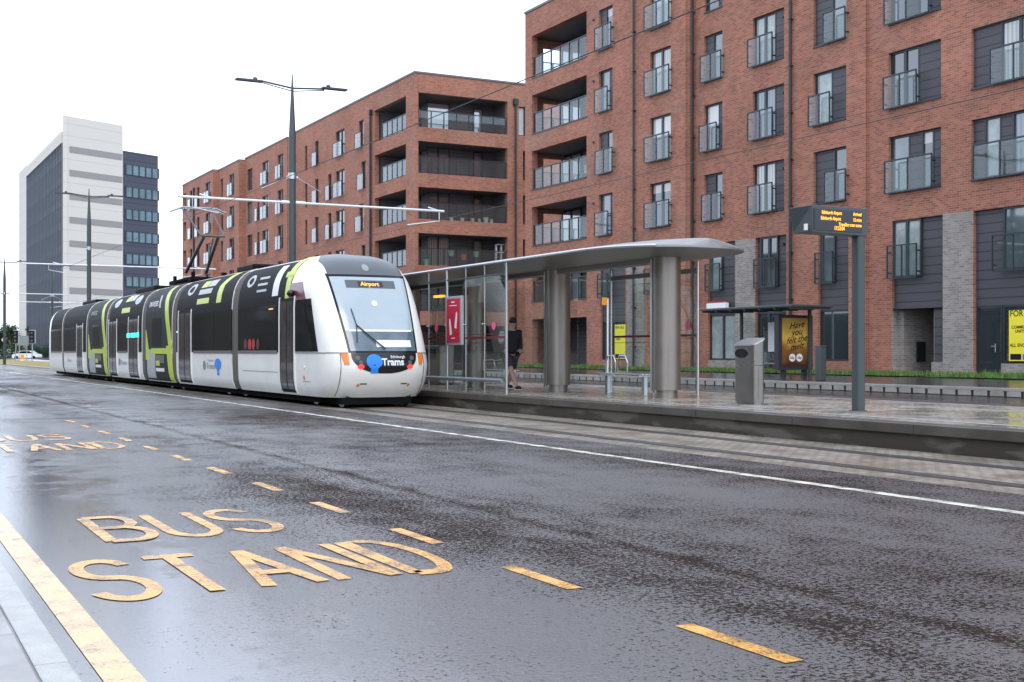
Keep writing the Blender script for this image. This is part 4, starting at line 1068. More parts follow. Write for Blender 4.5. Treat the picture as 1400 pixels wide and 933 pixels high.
def wrap_art(m, xa, xb):
    ua, ub = MBx(xb), MBx(xa); L = ub - ua       # ua near?  MBx decreases with x
    near_, far_ = MBx(xb), MBx(xa)
    w_ = far_ - near_
    f = lambda q: far_ - q * w_                  # q = 0 at photo-left, 1 at photo-right
    side('lime_stripe', M['lime'], m, lambda z: f(.66) - (3.0 - z) * .0 - w_ * .11, lambda z: f(.66), 3.35, 3.6, .010)
    side('lime_stripe', M['lime'], m, lambda z: f(.66 + (3.35 - z) * .12) - w_ * .13, lambda z: f(.66 + (3.35 - z) * .12), 1.5, 3.35, .010)
    side('lime_stripe', M['lime'], m, lambda z: f(.875 + (z - 1.5) * -.05) - w_ * .11, lambda z: f(.80 + (1.5 - z) * .09), .27, 1.5, .010)
    side('lime_band', M['lime'], m, lambda z: f(.83), lambda z: f(.22), 1.22, 1.42, .009)
    side('lime_band', M['lime'], m, lambda z: f(.02 + (2.1 - z) * .14), lambda z: f(.0), 1.0, 2.1, .009)
    side('poster_block', wtext, m, f(.38), f(.05), .35, 1.38, .0085)
    side('poster_block', M['rubber'], m, f(.72), f(.40), .9, 1.18, .0085); side('poster_block', M['white'], m, f(.72), f(.41), .6, .72, .0095); side('poster_block', M['lime'], m, f(.55), f(.41), .8, .98, .0105)
    side('side_window', M['tglass'], m, f(.62), f(.25), 1.5, 2.5, .008)
wrap_art(m2, 199.5, 235)
side_text('ad_lettering', 'INVESS', 202.5, 2.93, .26, M['white'], m2, .010, sx=1.9, bold=.004)
side('ad_mark', wtext, m2, lambda z: MBx(217) - (3.25 - z) * .4, lambda z: MBx(217) + .25 - (3.25 - z) * .4, 2.85, 3.3, .010)
m3, a, b = module(196.5, 147.5, 'win')
door(m3, 149, 159.5); door(m3, 176, 189); wins(m3, 161.5, 174)
side('ad_block', M['lime'], m3, MBx(171), MBx(166), 3.3, 3.55, .009); side('ad_block', wtext, m3, MBx(178), MBx(171.5), 3.3, 3.55, .009); side('ad_block', M['lime'], m3, MBx(176), MBx(165), 2.85, 3.05, .009)
side_disc('ad_emblem', wtext, m3, 156, 3.3, .6, .18); side_disc('ad_emblem', wtext, m3, 184, 3.3, .6, .18)
side('door_lamp', M['greenled'], m3, MBx(178), MBx(174.5), 1.85, 2.02, .035); side('door_lamp', M['greenled'], m3, MBx(186), MBx(180), 1.85, 2.02, .035); side('door_lamp', M['greenled'], m3, MBx(190), MBx(187.5), 1.85, 2.02, .035)
side_text('fleet_lettering', 'Trams', 165, .78, .26, tgt, m3, .009, sx=2.0); side_disc('fleet_emblem', tgt, m3, 163.5, .88, .22, .15, .009)
m4, a, b = module(147.5, 119.5, 'wrap'); wrap_art(m4, 121, 145.5)
side_text('ad_lettering', 'INVESS', 123, 2.95, .26, wtext, m4, .010, sx=2.0)
m5, a, b = module(119.5, 86, 'win'); door(m5, 105, 113); wins(m5, 88.5, 103.5); side_text('fleet_lettering', 'Trams', 92, .78, .26, tgt, m5, .009, sx=2.0)
m6, a, b = module(86, 68.5, 'win'); wins(m6, 70, 84)
# tail nose (mirrored taper)
U6 = MBx(68.5) - GW
tl = MB(); rows = []
for i in range(9):
    f_ = i / 8; rows.append([Vector((TC - HW(z) * (1 - .35 * f_ ** 3), U6 + 2.2 * f_ * (1 - .18 * (z / 3.75) ** 3), z if z < 3 else 3 + (z - 3) * (1 - .5 * f_ * f_))) for z in ZL_] + [Vector((TC + HW(z) * (1 - .35 * f_ ** 3), U6 + 2.2 * f_ * (1 - .18 * (z / 3.75) ** 3), z if z < 3 else 3 + (z - 3) * (1 - .5 * f_ * f_))) for z in reversed(ZL_)])
tl.grid(rows); tl.add(rows[-1], [tuple(range(len(rows[-1])))]); tl.build('tail_body', M['cream'], tram)
# roof gear and underframe
for (xa, xb, h, hw_) in ((316, 295, .15, .7), (232, 215, .14, .7), (190, 165, .16, .75), (112, 95, .14, .7)):
    MB().box(TC - hw_, TC + hw_, MBx(xb), MBx(xa), 3.66, 3.68 + h).build('roof_equipment', M['tblack'], tram, bevel=.04)
uf = MB(); uf.box(TC - 1.05, TC + 1.05, 28.2, MBx(70), .09, .30)
uf.box(TC - .9, TC + .8, 27.05, 28.2, .08, .24); uf.build('underframe', M['under'], tram)
wh = []
for x in (420, 300, 222, 133, 100):
    u_ = MBx(x)
    for du in (-.9, .9):
        for sd in (-1, 1):
            MB().tube([(TC + sd * .68, u_ + du, .335), (TC + sd * .80, u_ + du, .335)], .33, 20).build('wheel', M['railsteel'], tram)
# pantograph
pg = MB(); up = MBx(289) + 1.0
def pp(x, y, c=TC):
    u_ = ux(x, c); return Vector((c, u_, zz(y, c, u_)))
kn = pp(289, 323); bs = pp(268, 373); hd1 = pp(259, 279); hd2 = pp(296, 278)
for dc in (-.12, .12):
    v = Vector((dc, 0, 0)); pg.tube([bs + v * 3, kn + v * 2], .06, 6)
pg.tube([bs + Vector((0, -1.6, 0)), kn + Vector((0, -.2, -.1))], .025, 6)
kl, kr = kn + Vector((-.35, 0, 0)), kn + Vector((.45, 0, 0)); pg.tube([kl, kr], .04, 6)
hA_ = Vector((TC - .5, kn.y + 1.9, 6.33)); hB_ = Vector((TC + .5, kn.y + 1.9, 6.33))
pg.tube([kl, hA_], .035, 6); pg.tube([kr, hB_], .035, 6)
pg.build('pantograph_arm', mat('pantograph_grey', (.10, .10, .10), .5, .4), tram)
ph = MB()
for dy in (-.2, .2): ph.tube([(TC - .95, hA_.y + dy, 6.28), (TC - .6, hA_.y + dy, 6.42), (TC + .6, hA_.y + dy, 6.42), (TC + .95, hA_.y + dy, 6.28)], .03, 6)
ph.tube([hA_ + Vector((0, -.25, .05)), hA_ + Vector((0, .25, .05))], .03, 6); ph.tube([hB_ + Vector((0, -.25, .05)), hB_ + Vector((0, .25, .05))], .03, 6)
ph.build('pantograph_head', M['railsteel'], tram)
pb = MB().box(TC - .7, TC + .7, bs.y - 2.2, bs.y + 1.2, 3.72, 3.86)
for i in range(4): pb.tube([(TC - .55 + (i % 2) * 1.1, bs.y - 1.9 + (i // 2) * 2.8, 3.8), (TC - .55 + (i % 2) * 1.1, bs.y - 1.9 + (i // 2) * 2.8, 4.05)], .07, 8)
pb.build('pantograph_base', M['under'], tram)

# ------------------------------------------------------------------ OVERHEAD LINE
def ole_pole(u, c, ztop, label, arms=True, cl=9.6, cr=19.6, r=.135, zb=.35, lampz=None):
    p = empty('catenary_pole', (c, u, zb), 0, label, 'pole', 'poles carrying the tram wires')
    m = MB(); h = ztop - zb; m.tube([(0, 0, 0), (0, 0, h * .80)], [r, r * .95], 12); m.tube([(0, 0, h * .80), (0, 0, h * .89), (0, 0, h)], [r * .95, r * .6, .02], 12)
    m.tube([(0, 0, 0), (0, 0, .04)], r * 1.8, 12); m.build('pole', M['pole'], p)
    tz = 6.62 - zb
    b = MB(); b.tube([(cl - c, 0, tz), (-r - .05, 0, tz)], .045, 8); b.tube([(r + .05, 0, tz), (cr - c, 0, tz)], .045, 8); b.tube([(-r - .25, 0, tz), (r + .35, 0, tz)], .07, 8)
    for sg, ce, tcx in ((-1, cl, 10.7), (1, cr, 19.3)):
        x = tcx - c
        if sg > 0: b.tube([(x + .1, 0, tz), (x + .1, 0, tz - .38), (x - 1.2, 0, tz - .58)], .022, 6)
        else: b.tube([(x - .6, 0, tz), (x - .6, 0, tz - .35), (x + .3, 0, tz - .5)], .022, 6)
        b.tube([(x - .35, 0, tz + .12), (x + .1, 0, tz)], .03, 6)
    b.build('bracket_tube', M['tubewhite'], p)
    cl_ = MB(); cl_.tube([(-.2, 0, h * .66), (.2, 0, h * .66)], .06, 8).tube([(0, 0, h * .655), (0, 0, h * .675)], r * 1.15, 12)
    cl_.tube([(-.2, 0, h * .66), (-1.1, .1, h * .62)], .012, 5).tube([(.2, 0, h * .66), (1.1, .1, h * .62)], .012, 5); cl_.build('stay_clamp', M['steel_lt'], p)
    if arms:
        la = MB()
        for sg in (-1, 1):
            e = h - .02 if sg < 0 else h * .978
            la.tube([(0, 0, h * .955), (sg * 1.2, 0, h * .965 + (.05 if sg < 0 else -.02))], .035, 6); la.tube([(0, 0, h * .945), (sg * 1.2, 0, h * .96 + (.05 if sg < 0 else -.02))], .02, 6)
        la.build('lamp_arm', M['pole'], p)
        for sg in (-1, 1):
            z = h * .965; l = MB(); l.box(sg * 1.1, sg * 2.05, -.13, .13, z - .02, z + .05).ball((sg * 1.35, 0, z + .09), (.09, .07, .07), 8, 6)
            l.build('street_lamp_head', M['pole'], p, bevel=.02)
    return p
ole_pole(43.0, 13.65, 11.2, 'tall dark grey tapered pole with twin lamp arms behind the nearest tram roof')
ole_pole(80.0, 12.45, 11.35, 'dark pole carrying tram wires in front of the pale concrete tower', True, 8.6, 20.3)
ole_pole(122.0, 11.6, 9.9, 'leftmost pole with a white bracket at the edge of the photo', True, 7, 17, zb=.1)
ole_pole(142.0, 18.3, 11.0, 'thin distant pole in front of the tower side glazing', True, 12, 24, zb=.1)
def wire(name, pts, label, r=.014):
    o = MB().tube(pts, r, 5, smooth=False).build(name, M['cable']); tag(o, label, 'overhead wire', 'tram wires'); return o
wire('contact_wire', [(10.7, -20, 6.25), (10.7, 43, 6.25), (10.7, 80, 6.25), (10.7, 130, 6.25)], 'overhead wire running above the tram roof towards the pantograph', .010)
wire('contact_wire', [(19.3, -20, 6.25), (19.3, 43, 6.25), (19.3, 80, 6.25), (19.3, 160, 6.25)], 'overhead wire crossing low in front of the brick flats over the far track', .010)

# ------------------------------------------------------------------ TRAM STOP SHELTER
GC, KC, BC = 13.0, 14.7, 15.6
sh = empty('tram_shelter', (0, 0, 0), 0, 'long tram stop shelter with steel oval columns and rounded metal canopy on the platform', 'shelter')
# canopy
U_near, U_far = 19.75, 40.0
can_t, can_b = [], []
nseg = 22; half = 1.75; cmid = 14.7
def canopy_outline():
    L_ = []
    for i in range(15):                          # rounded near end
        a = math.pi / 2 * i / 14
        L_.append((half * math.sin(a) ** .8, U_near + 2.1 * (1 - math.cos(a))))
    L_.append((half, 25)); L_.append((half, 32)); L_.append((half, U_far)); return L_
OL = canopy_outline(); rt, rb = [], []
for wv, u_ in OL:
    rowt, rowb = [], []
    for k in range(17):
        q = -1 + 2 * k / 16; x = cmid + wv * q; e = (1 - q * q)
        th = .03 + .16 * e * min(1, wv / half + .1)
        zc = 3.36 + .12 * e
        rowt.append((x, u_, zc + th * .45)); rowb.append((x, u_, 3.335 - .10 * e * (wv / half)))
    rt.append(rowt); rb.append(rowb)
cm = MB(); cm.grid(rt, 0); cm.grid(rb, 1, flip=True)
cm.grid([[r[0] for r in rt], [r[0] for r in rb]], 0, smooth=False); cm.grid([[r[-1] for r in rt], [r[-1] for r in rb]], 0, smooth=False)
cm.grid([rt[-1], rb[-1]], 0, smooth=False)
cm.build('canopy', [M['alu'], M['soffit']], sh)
MB().tube([(cmid - w_ + .02, u_, 3.365) for w_, u_ in OL[5:]], .032, 8).build('gutter_lip', M['steel_lt'], sh)
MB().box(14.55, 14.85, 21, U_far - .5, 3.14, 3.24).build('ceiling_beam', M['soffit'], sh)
def oval(cx_, cy_, rx, ry, n=24): return [(cx_ + rx * math.cos(2 * math.pi * i / n), cy_ + ry * math.sin(2 * math.pi * i / n)) for i in range(n)]
for u_ in (21.2, 25.7, 30.2, 34.7):
    c_ = MB().prism(oval(KC, u_, .30, .24), PZ + .16, 3.24, smooth=True).build('column', M['steel'], sh)
    MB().prism(oval(KC, u_, .235, .175), PZ, PZ + .158, smooth=True).build('plinth', M['steel'], c_)
    MB().box(KC - .315, KC - .25, u_ + .09, u_ + .15, PZ + .1, 3.2).build('edge_strip', M['steel_lt'], c_)  # narrow lighter strip along one edge of the column
# track side glass screen
xs_posts = [586.4, 611.5, 637, 662.7, 692.5]
ups = [ux(x, GC) for x in xs_posts]
for i, u_ in enumerate(ups):
    r_ = .036 if i in (1, 4) else .016
    MB().tube([(GC, u_, PZ), (GC, u_, 3.34)], r_, 8).build('post', M['steel_lt'], sh)
for i in range(4):
    MB().box(GC - .006, GC + .006, ups[i + 1] + .03, ups[i] - .03, PZ + .12, 3.05).build('glass_panel', M['shelter_glass'], sh)
MB().tube([(GC - .12, ups[4], .64), (GC - .12, ups[0] + .8, .64)], .045, 8).build('kick_rail', mat('rail_grey', (.22, .24, .26), .4, .3), sh)
MB().box(GC - .02, GC + .02, ups[4], ups[0], 3.06, 3.10).build('head_rail', M['frame'], sh)
rs = mat('red_glass_stripe', (.13, .015, .02), .4)
MB().box(GC - .010, GC - .006, ups[4] + .04, ups[0], 1.60, 1.655).box(GC - .010, GC - .006, ups[4] + .04, ups[0], 1.70, 1.715).box(GC - .010, GC - .006, ups[4] + .04, ups[0], 1.50, 1.51).build('glass_stripe', rs, sh)
def fitting(c_, u_, z_):
    return MB().ball((c_, u_, z_), .028, 8, 6)
ft = MB()
for u_ in ups[:4]:
    for du in (-.05, .05): ft.ball((GC - .03, u_ + du, 1.95), .022, 8, 6)
ft.build('glass_clamp', M['steel_lt'], sh)
pk_ = mat('pink_disc', (.75, .10, .22), .4)
def cdisc(c_, x, z_, ry, rz):
    u_ = ux(x, c_); n = 20; return [(c_, u_ + ry * math.cos(2 * math.pi * i / n), z_ + rz * math.sin(2 * math.pi * i / n)) for i in range(n)]
for x in (596.5, 675): MB().add(cdisc(GC - .012, x, 1.90, .10, .10), [tuple(range(20))]).build('round_sticker', pk_, sh)
# back glass screen
bps = [835.5, 893, 954]; bus_ = [ux(x, BC) for x in bps]
for i, u_ in enumerate(bus_): MB().tube([(BC, u_, PZ), (BC, u_, 3.2)], .03 if i != 1 else .02, 8).build('post', M['steel_lt'], sh)
for i in range(2):
    MB().box(BC - .006, BC + .006, bus_[i + 1] + .03, bus_[i] - .03, PZ + .12, 2.95).build('glass_panel', M['shelter_glass'], sh)
MB().box(BC - .02, BC + .02, bus_[2], bus_[0], 2.96, 3.06).build('head_rail', M['soffit'], sh)
MB().box(BC - .010, BC - .006, bus_[2] + .04, bus_[0] - .1, 1.62, 1.67).box(BC - .010, BC - .006, bus_[2] + .04, bus_[0] - .1, 1.50, 1.51).build('glass_stripe', rs, sh)
MB().add(cdisc(BC - .012, 940, 1.86, .09, .11), [tuple(range(20))]).build('round_sticker', pk_, sh)
for (xa, xb) in ((586, 690),):
    MB().box(BC - .006, BC + .006, ux(790, BC), ux(590, BC), PZ + .12, 3.0).build('glass_panel', M['shelter_glass'], sh)
# illuminated yellow strip under the canopy
MB().box(13.4, 13.5, ux(604, 13.4), ux(598, 13.4) + .25, 2.72, 2.78).build('display', M['led'], sh)
# poster
pc = empty('poster_case', (GC - .06, ux(624.5, GC), 0), 0, 'red poster in a grey frame fixed to the shelter glass', 'poster')
hw_ = (ux(613.5, GC) - ux(635.5, GC)) / 2
b = MB(); b.box(-.035, .035, -hw_, hw_, 1.46, 2.66); b.build('case', mat('case_grey', (.40, .42, .42), .4, .3), pc, bevel=.01)
MB().box(-.045, -.036, -hw_ + .09, hw_ - .1, 1.53, 2.60).build('poster', M['poster_red'], pc)
pw = MB()
def shoe(mb, y, z, s_, fl):
    pts = [(-.07, .0), (-.03, .16), (.02, .34), (.07, .36), (.09, .25), (.06, .1), (.05, -.02)]
    mb.add([(-.048, y + fl * p[0] * s_, z + p[1] * s_) for p in pts], [tuple(range(len(pts)))])
shoe(pw, .12, 1.72, 1.1, 1); shoe(pw, -.16, 1.88, 1.1, -1)
pw.box(-.049, -.046, -.22, .20, 2.42, 2.44).box(-.049, -.046, -.1, .10, 2.50, 2.53).box(-.049, -.046, -.12, .10, 1.62, 1.64)
pw.build('poster_print', M['white'], pc)

# benches
def bench(c_, xa, xb, label):
    ua, ub = ux(xb, c_), ux(xa, c_); o = empty('bench', (c_, (ua + ub) / 2, PZ), 0, label, 'bench', 'metal benches under the canopy'); L_ = (ub - ua) / 2
    s = MB()
    for k in range(5): s.box(-.22 + k * .09, -.15 + k * .09, -L_, L_, .44, .47)
    s.box(-.2, .2, -L_ + .15, -L_ + .2, .40, .44).box(-.2, .2, L_ - .2, L_ - .15, .40, .44)
    s.build('seat', M['steel_lt'], o, bevel=.006)
    for q in (-L_ + .22, L_ - .22): MB().box(-.04, .04, q - .05, q + .05, 0, .40).build('leg', M['steel_lt'], o)
    return o
bench(15.0, 824, 889, 'metal bench between the two large steel columns')
b2 = bench(15.0, 646, 700, 'metal bench seen through the shelter glass beside the walking person')
al = MB()
for q in (-.55, .1, .72):
    al.tube([(-.2, q, .46), (-.2, q, .72), (.1, q, .74), (.2, q, .46)], .014, 6)
al.build('armrest', M['steel_lt'], b2)
# ticket machine box behind glass
tu = ux(599, 14.9)
tm = empty('ticket_machine', (14.9, tu, PZ), 0, 'grey box shaped ticket machine at the left end of the shelter', 'ticket machine')
MB().box(-.25, .25, -.62, .62, 0, 1.15).build('cabinet', M['steel'], tm, bevel=.05, seg=3)
MB().box(-.262, -.251, -.40, .40, .72, 1.02).build('screen', M['black'], tm)
# litter bin
M['binsteel'] = mat('bin_steel', (.26, .245, .22), .35, .9, var=.12, vscale=3)
bn = empty('litter_bin', (14.25, 17.95, PZ), 0, 'brushed steel litter bin with sloping lid and oval slot near the display post', 'bin')
def rrect(hx, hy, r, n=5):
    P = []
    for (sx, sy, a0) in ((1, 1, 0), (-1, 1, 90), (-1, -1, 180), (1, -1, 270)):
        for i in range(n + 1):
            a = math.radians(a0 + 90 * i / n); P.append((sx * (hx - r) + r * math.cos(a), sy * (hy - r) + r * math.sin(a)))
    return P
R_ = rrect(.13, .29, .07); nR = len(R_)
MB().prism(R_, 0.04, .70, smooth=True).prism(rrect(.11, .27, .06), 0, .039, smooth=True).build('body', M['binsteel'], bn)
up_ = MB(); zt_ = [1.06 + (p[0] + .13) * .42 for p in R_]
vs = [(p[0], p[1], .708) for p in R_] + [(p[0], p[1], z_) for p, z_ in zip(R_, zt_)]
up_.add(vs, [(i, (i + 1) % nR, nR + (i + 1) % nR, nR + i) for i in range(nR)], smooth=True); up_.add(vs[:nR], [tuple(range(nR - 1, -1, -1))])
hd = up_.build('hood', M['binsteel'], bn)
R2 = rrect(.145, .305, .08); zt2 = [1.062 + (p[0] + .13) * .42 for p in R2]
cap = MB(); vs = [(p[0], p[1], z_) for p, z_ in zip(R2, zt2)] + [(p[0], p[1], z_ + .022) for p, z_ in zip(R2, zt2)]
cap.add(vs, [tuple(range(nR, 2 * nR)), tuple(range(nR - 1, -1, -1))]); cap.add(vs, [(i, (i + 1) % nR, nR + (i + 1) % nR, nR + i) for i in range(nR)], smooth=False); cap.build('lid', mat('bin_lid', (.6, .6, .6), .3, .8), bn)
ov = MB(); n = 24
ov.add([(-.1335, .07 + .19 * math.cos(2 * math.pi * i / n), .92 + .085 * math.sin(2 * math.pi * i / n)) for i in range(n)], [tuple(range(n))])
ov.build('slot', M['black'], bn)
MB().box(-.03, .03, -.2945, -.2905, .08, .66).build('door', M['binsteel'], bn)
bn.rotation_euler = (0, 0, math.radians(0))
# information display
dx, du_ = 14.15, 15.07
ds = empty('information_display', (dx, du_, PZ), 0, 'dark grey post with an orange dot matrix display on its arm, right of the bin', 'display')
MB().prism(rrect(.085, .09, .05), 0, 3.20, smooth=True).prism(rrect(.12, .12, .05), 0, .012).build('post', M['signgrey'], ds)
cs_ = MB(); zb_, zt__ = 2.79 - .0, 3.235
vs = [(-1.03, -.1, zb_ + .02), (.10, -.1, zb_), (.10, .12, zb_), (-.98, .42, zb_ + .04), (-1.05, -.1, zt__), (.10, -.1, zt__), (.10, .12, zt__), (-1.08, .42, zt__)]
cs_.add(vs, [(0, 3, 2, 1), (4, 5, 6, 7), (0, 1, 5, 4), (1, 2, 6, 5), (2, 3, 7, 6), (3, 0, 4, 7)]); cse = cs_.build('display_case', M['signgrey'], ds, bevel=.012)
cse.data.name = 'display_case'
MB().box(-1.01, -.02, -.112, -.102, zb_ + .055, zt__ - .055).build('screen', M['black'], cse)
MB().box(-1.07, -1.04, .0, .06, zb_ + .06, zb_ + .16).build('warning_label', M['white'], cse)
def dtext(body, x, z, size=.075, al='LEFT'):
    return text_obj('led_lettering', body, size, lambda a, b_: (x + a * .74, -.1145, z + b_), M['led'], cse, align=al, bold=.0015)
dtext('Edinburgh Airport', -.86, 3.105); dtext('Arrived', -.04, 3.105, al='RIGHT')
dtext('Edinburgh Airport', -.88, 3.015); dtext('12 mins', -.04, 3.015, al='RIGHT')
dtext('Travelling over some', -.04, 2.93, al='RIGHT'); dtext('17:53:04', -.50, 2.862, .085, 'CENTER')

# ------------------------------------------------------------------ PERSON walking behind the shelter glass
pc_, pu_ = 14.35, ux(697, 14.35)
per = empty('person', (pc_, pu_, PZ), 0, 'person in dark jacket and shorts with a backpack, walking behind the shelter post', 'person')
def skinned(name, verts, edges, m, parent, sub=2):
    me = bpy.data.meshes.new(name); me.from_pydata([v[:3] for v in verts], edges, []); me.update()
    o = bpy.data.objects.new(name, me); COL.objects.link(o); o.parent = parent
    sk = o.modifiers.new('skin', 'SKIN'); sk.use_smooth_shade = True
    for i, v in enumerate(verts):
        d_ = me.skin_vertices[0].data[i]; r = v[3]; d_.radius = r if isinstance(r, tuple) else (r, r); d_.use_root = (i == 0)
    s_ = o.modifiers.new('sub', 'SUBSURF'); s_.levels = sub; s_.render_levels = sub
    me.materials.append(m); return o
# walks towards -y (photo right); y forward = -
V = [(0, 0, .95, (.13, .11)), (0, -.03, 1.12, (.13, .10)), (0, -.07, 1.32, (.16, .11)), (0, -.10, 1.44, (.13, .09)), (0, -.13, 1.53, .05), (0, -.17, 1.62, .075), (0, -.18, 1.70, .085), (0, -.17, 1.76, .06),
     (-.10, -.02, .86, .085), (-.10, -.24, .53, .068), (-.10, -.40, .32, .062), (-.10, -.54, .10, .042), (-.10, -.64, .05, .036), (-.10, -.73, .03, .03),
     (.10, .02, .86, .085), (.10, .10, .50, .062), (.10, .20, .28, .052), (.10, .30, .12, .038), (.10, .24, .04, .036), (.10, .16, .025, .03),
     (-.19, -.09, 1.42, .06), (-.23, -.06, 1.18, .045), (-.22, -.16, .96, .035), (-.21, -.20, .88, .028),
     (.19, -.09, 1.42, .06), (.23, -.02, 1.18, .045), (.22, -.14, .97, .035), (.21, -.17, .89, .028)]
E = [(0, 1), (1, 2), (2, 3), (3, 4), (4, 5), (5, 6), (6, 7), (0, 8), (8, 9), (9, 10), (10, 11), (11, 12), (12, 13), (0, 14), (14, 15), (15, 16), (16, 17), (17, 18), (18, 19),
     (3, 20), (20, 21), (21, 22), (22, 23), (3, 24), (24, 25), (25, 26), (26, 27)]
skinned('body', V, E, M['skin'], per)
skinned('jacket', [(0, 0, .86, (.20, .19)), (0, -.03, 1.10, (.21, .18)), (0, -.07, 1.32, (.22, .18)), (0, -.09, 1.46, (.16, .13)), (-.2, -.09, 1.43, .10), (-.26, -.06, 1.18, .085), (-.23, -.15, .98, .07), (.2, -.09, 1.43, .10), (.26, -.02, 1.18, .085), (.23, -.13, .98, .07)],
        [(0, 1), (1, 2), (2, 3), (3, 4), (4, 5), (5, 6), (3, 7), (7, 8), (8, 9)], M['cloth_black'], per)
skinned('sleeve_stripe', [(-.24, -.12, 1.46, .095), (-.29, -.09, 1.28, .088), (-.29, -.08, 1.12, .075)], [(0, 1), (1, 2)], M['cloth_grey'], per)
skinned('shorts', [(0, 0, .98, (.20, .18)), (-.11, -.03, .84, .145), (-.11, -.22, .52, .125), (.11, .03, .84, .145), (.11, .10, .49, .125)], [(0, 1), (1, 2), (0, 3), (3, 4)], M['shorts'], per)
skinned('backpack', [(0, .22, .98, (.20, .16)), (0, .22, 1.2, (.21, .18)), (0, .16, 1.42, (.17, .14))], [(0, 1), (1, 2)], mat('backpack_cloth', (.05, .055, .06), .7), per)
MB().ball((0, -.165, 1.715), (.095, .11, .095), 14, 10).build('hair', M['hair'], per)
for sg, y0, z0 in ((-1, -.64, .01), (1, .20, .02)):
    MB().ball((sg * .10, y0, .05 + z0), (.05, .15, .055), 12, 8).build('shoe', M['cloth_black'], per)
    MB().box(sg * .10 - .045, sg * .10 + .045, y0 - .13, y0 + .13, z0 + .0, z0 + .02).build('sole', M['white'], per, bevel=.008)

# ------------------------------------------------------------------ FAR PAVEMENT FURNITURE
bs_ = empty('bus_shelter', (27.0, 0, 0), 0, 'dark framed bus shelter with a flat glass roof on the far pavement behind the bin', 'bus shelter')
ua, ub = ux(1095, 27), ux(985, 27)
rfm = MB().box(-.9, .8, ua - .6, ub, 2.72, 2.80)
rfm.build('roof', M['signgrey'], bs_, bevel=.02)
bm_ = MB()
for i in range(7): q = ua - .5 + (ub - ua + .4) * i / 6; bm_.box(-.86, .76, q - .03, q + .03, 2.66, 2.718)
bm_.build('roof_rib', M['pole'], bs_)
for q in (ua + .2, ub - .5): MB().box(.50, .58, q - .05, q + .05, .44, 2.7).build('post', M['pole'], bs_)
MB().box(.53, .545, ua + .3, ub - .6, .7, 2.5).build('glass_panel', M['shelter_glass'], bs_)
MB().box(.35, .60, ua + .5, ub - .8, .88, .92).build('seat', M['steel_lt'], bs_)
MB().box(.50, .52, ux(1062, 27.5), ux(1050, 27.5), 1.3, 2.3).build('timetable', M['white'], bs_)
# advertising panel, faces the camera side (-y)
ad = empty('advertising_panel', (0, 0, 0), 0, 'lit poster panel with gold and brown advertisement at the near end of the bus shelter', 'advertising panel')
au = ux(1088, 27.0) + .1; ac0, ac1 = cx(1064.5, au), cx(1111, au)
az0, az1 = zz(506, 27, au), zz(431, 27, au)
MB().box(ac0, ac1, au, au + .22, az0, az1).box(ac0 + .2, ac0 + .35, au + .05, au + .17, .42, az0).box(ac1 - .35, ac1 - .2, au + .05, au + .17, .42, az0).build('frame', mat('panel_frame', (.03, .03, .035), .4), ad)
def ad_mat():
    m = mat('gold_poster', (.3, .16, .03), .3); t = m.node_tree; p = t.nodes['Principled BSDF']
    tc = node(t, 'ShaderNodeTexCoord'); n = node(t, 'ShaderNodeTexNoise'); n.inputs['Scale'].default_value = 2.6; n.inputs['Detail'].default_value = 3
    sp = node(t, 'ShaderNodeSeparateXYZ'); t.links.new(tc.outputs['Generated'], sp.inputs[0]); r = node(t, 'ShaderNodeValToRGB'); e = r.color_ramp.elements
    e[0].position = 0; e[0].color = (.035, .012, .006, 1); e[1].position = 1; e[1].color = (.17, .10, .02, 1); q = r.color_ramp.elements.new(.35); q.color = (.15, .06, .015, 1); q = r.color_ramp.elements.new(.6); q.color = (.42, .27, .05, 1)
    ad_ = node(t, 'ShaderNodeMath'); ad_.operation = 'MULTIPLY_ADD'; ad_.inputs[1].default_value = .5; t.links.new(n.outputs['Fac'], ad_.inputs[0]); 
    s2 = node(t, 'ShaderNodeMath'); s2.operation = 'SUBTRACT'; s2.inputs[1].default_value = .25; t.links.new(sp.outputs['Z'], s2.inputs[0]); t.links.new(s2.outputs[0], ad_.inputs[2])
    t.links.new(tc.outputs['Object'], n.inputs['Vector']); t.links.new(ad_.outputs[0], r.inputs[0]); t.links.new(r.outputs[0], p.inputs['Base Color']); t.links.new(r.outputs[0], p.inputs['Emission Color']); p.inputs['Emission Strength'].default_value = .35
    return m
po = MB().box(ac0 + .14, ac1 - .14, au - .012, au - .002, az0 + .13, az1 - .10).build('poster', ad_mat(), ad)
for i, wd in enumerate(('Have', 'you', 'felt the', 'melt')):
    text_obj('poster_lettering', wd, .30, lambda a, b_, i=i: ((ac0 + ac1) / 2 + .03 + a, au - .016, az1 - .42 - i * .235 + b_ + a * .15), M['black'], po, align='CENTER', bold=.004, shear=.3)
dd = MB()
for sg in (-.16, .14):
    dd.add([((ac0 + ac1) / 2 + sg + .13 * math.cos(2 * math.pi * i / 18), au - .018, az0 + .40 + .13 * math.sin(2 * math.pi * i / 18)) for i in range(18)], [tuple(range(18))])
dd.build('round_mark', M['white'], po)
for sg in (-.16, .14): text_obj('poster_lettering', '60p' if sg < 0 else '60p', .12, lambda a, b_, sg=sg: ((ac0 + ac1) / 2 + sg + a, au - .021, az0 + .36 + b_), M['black'], po, align='CENTER', bold=.002)
# bus stop flag
bp = empty('bus_stop_pole', (26.2, ux(831, 26.2), .44), 0, 'slim pale pole with a small orange flag behind the shelter bench', 'bus stop')
MB().tube([(0, 0, 0), (0, 0, 2.95)], .04, 8).build('pole', M['tubewhite'], bp)
MB().box(-.03, .03, -.02, .30, 2.72, 3.0).box(-.26, .0, -.02, .02, 2.70, 3.0).build('flag', mat('flag_orange', (.8, .33, .03), .5), bp)
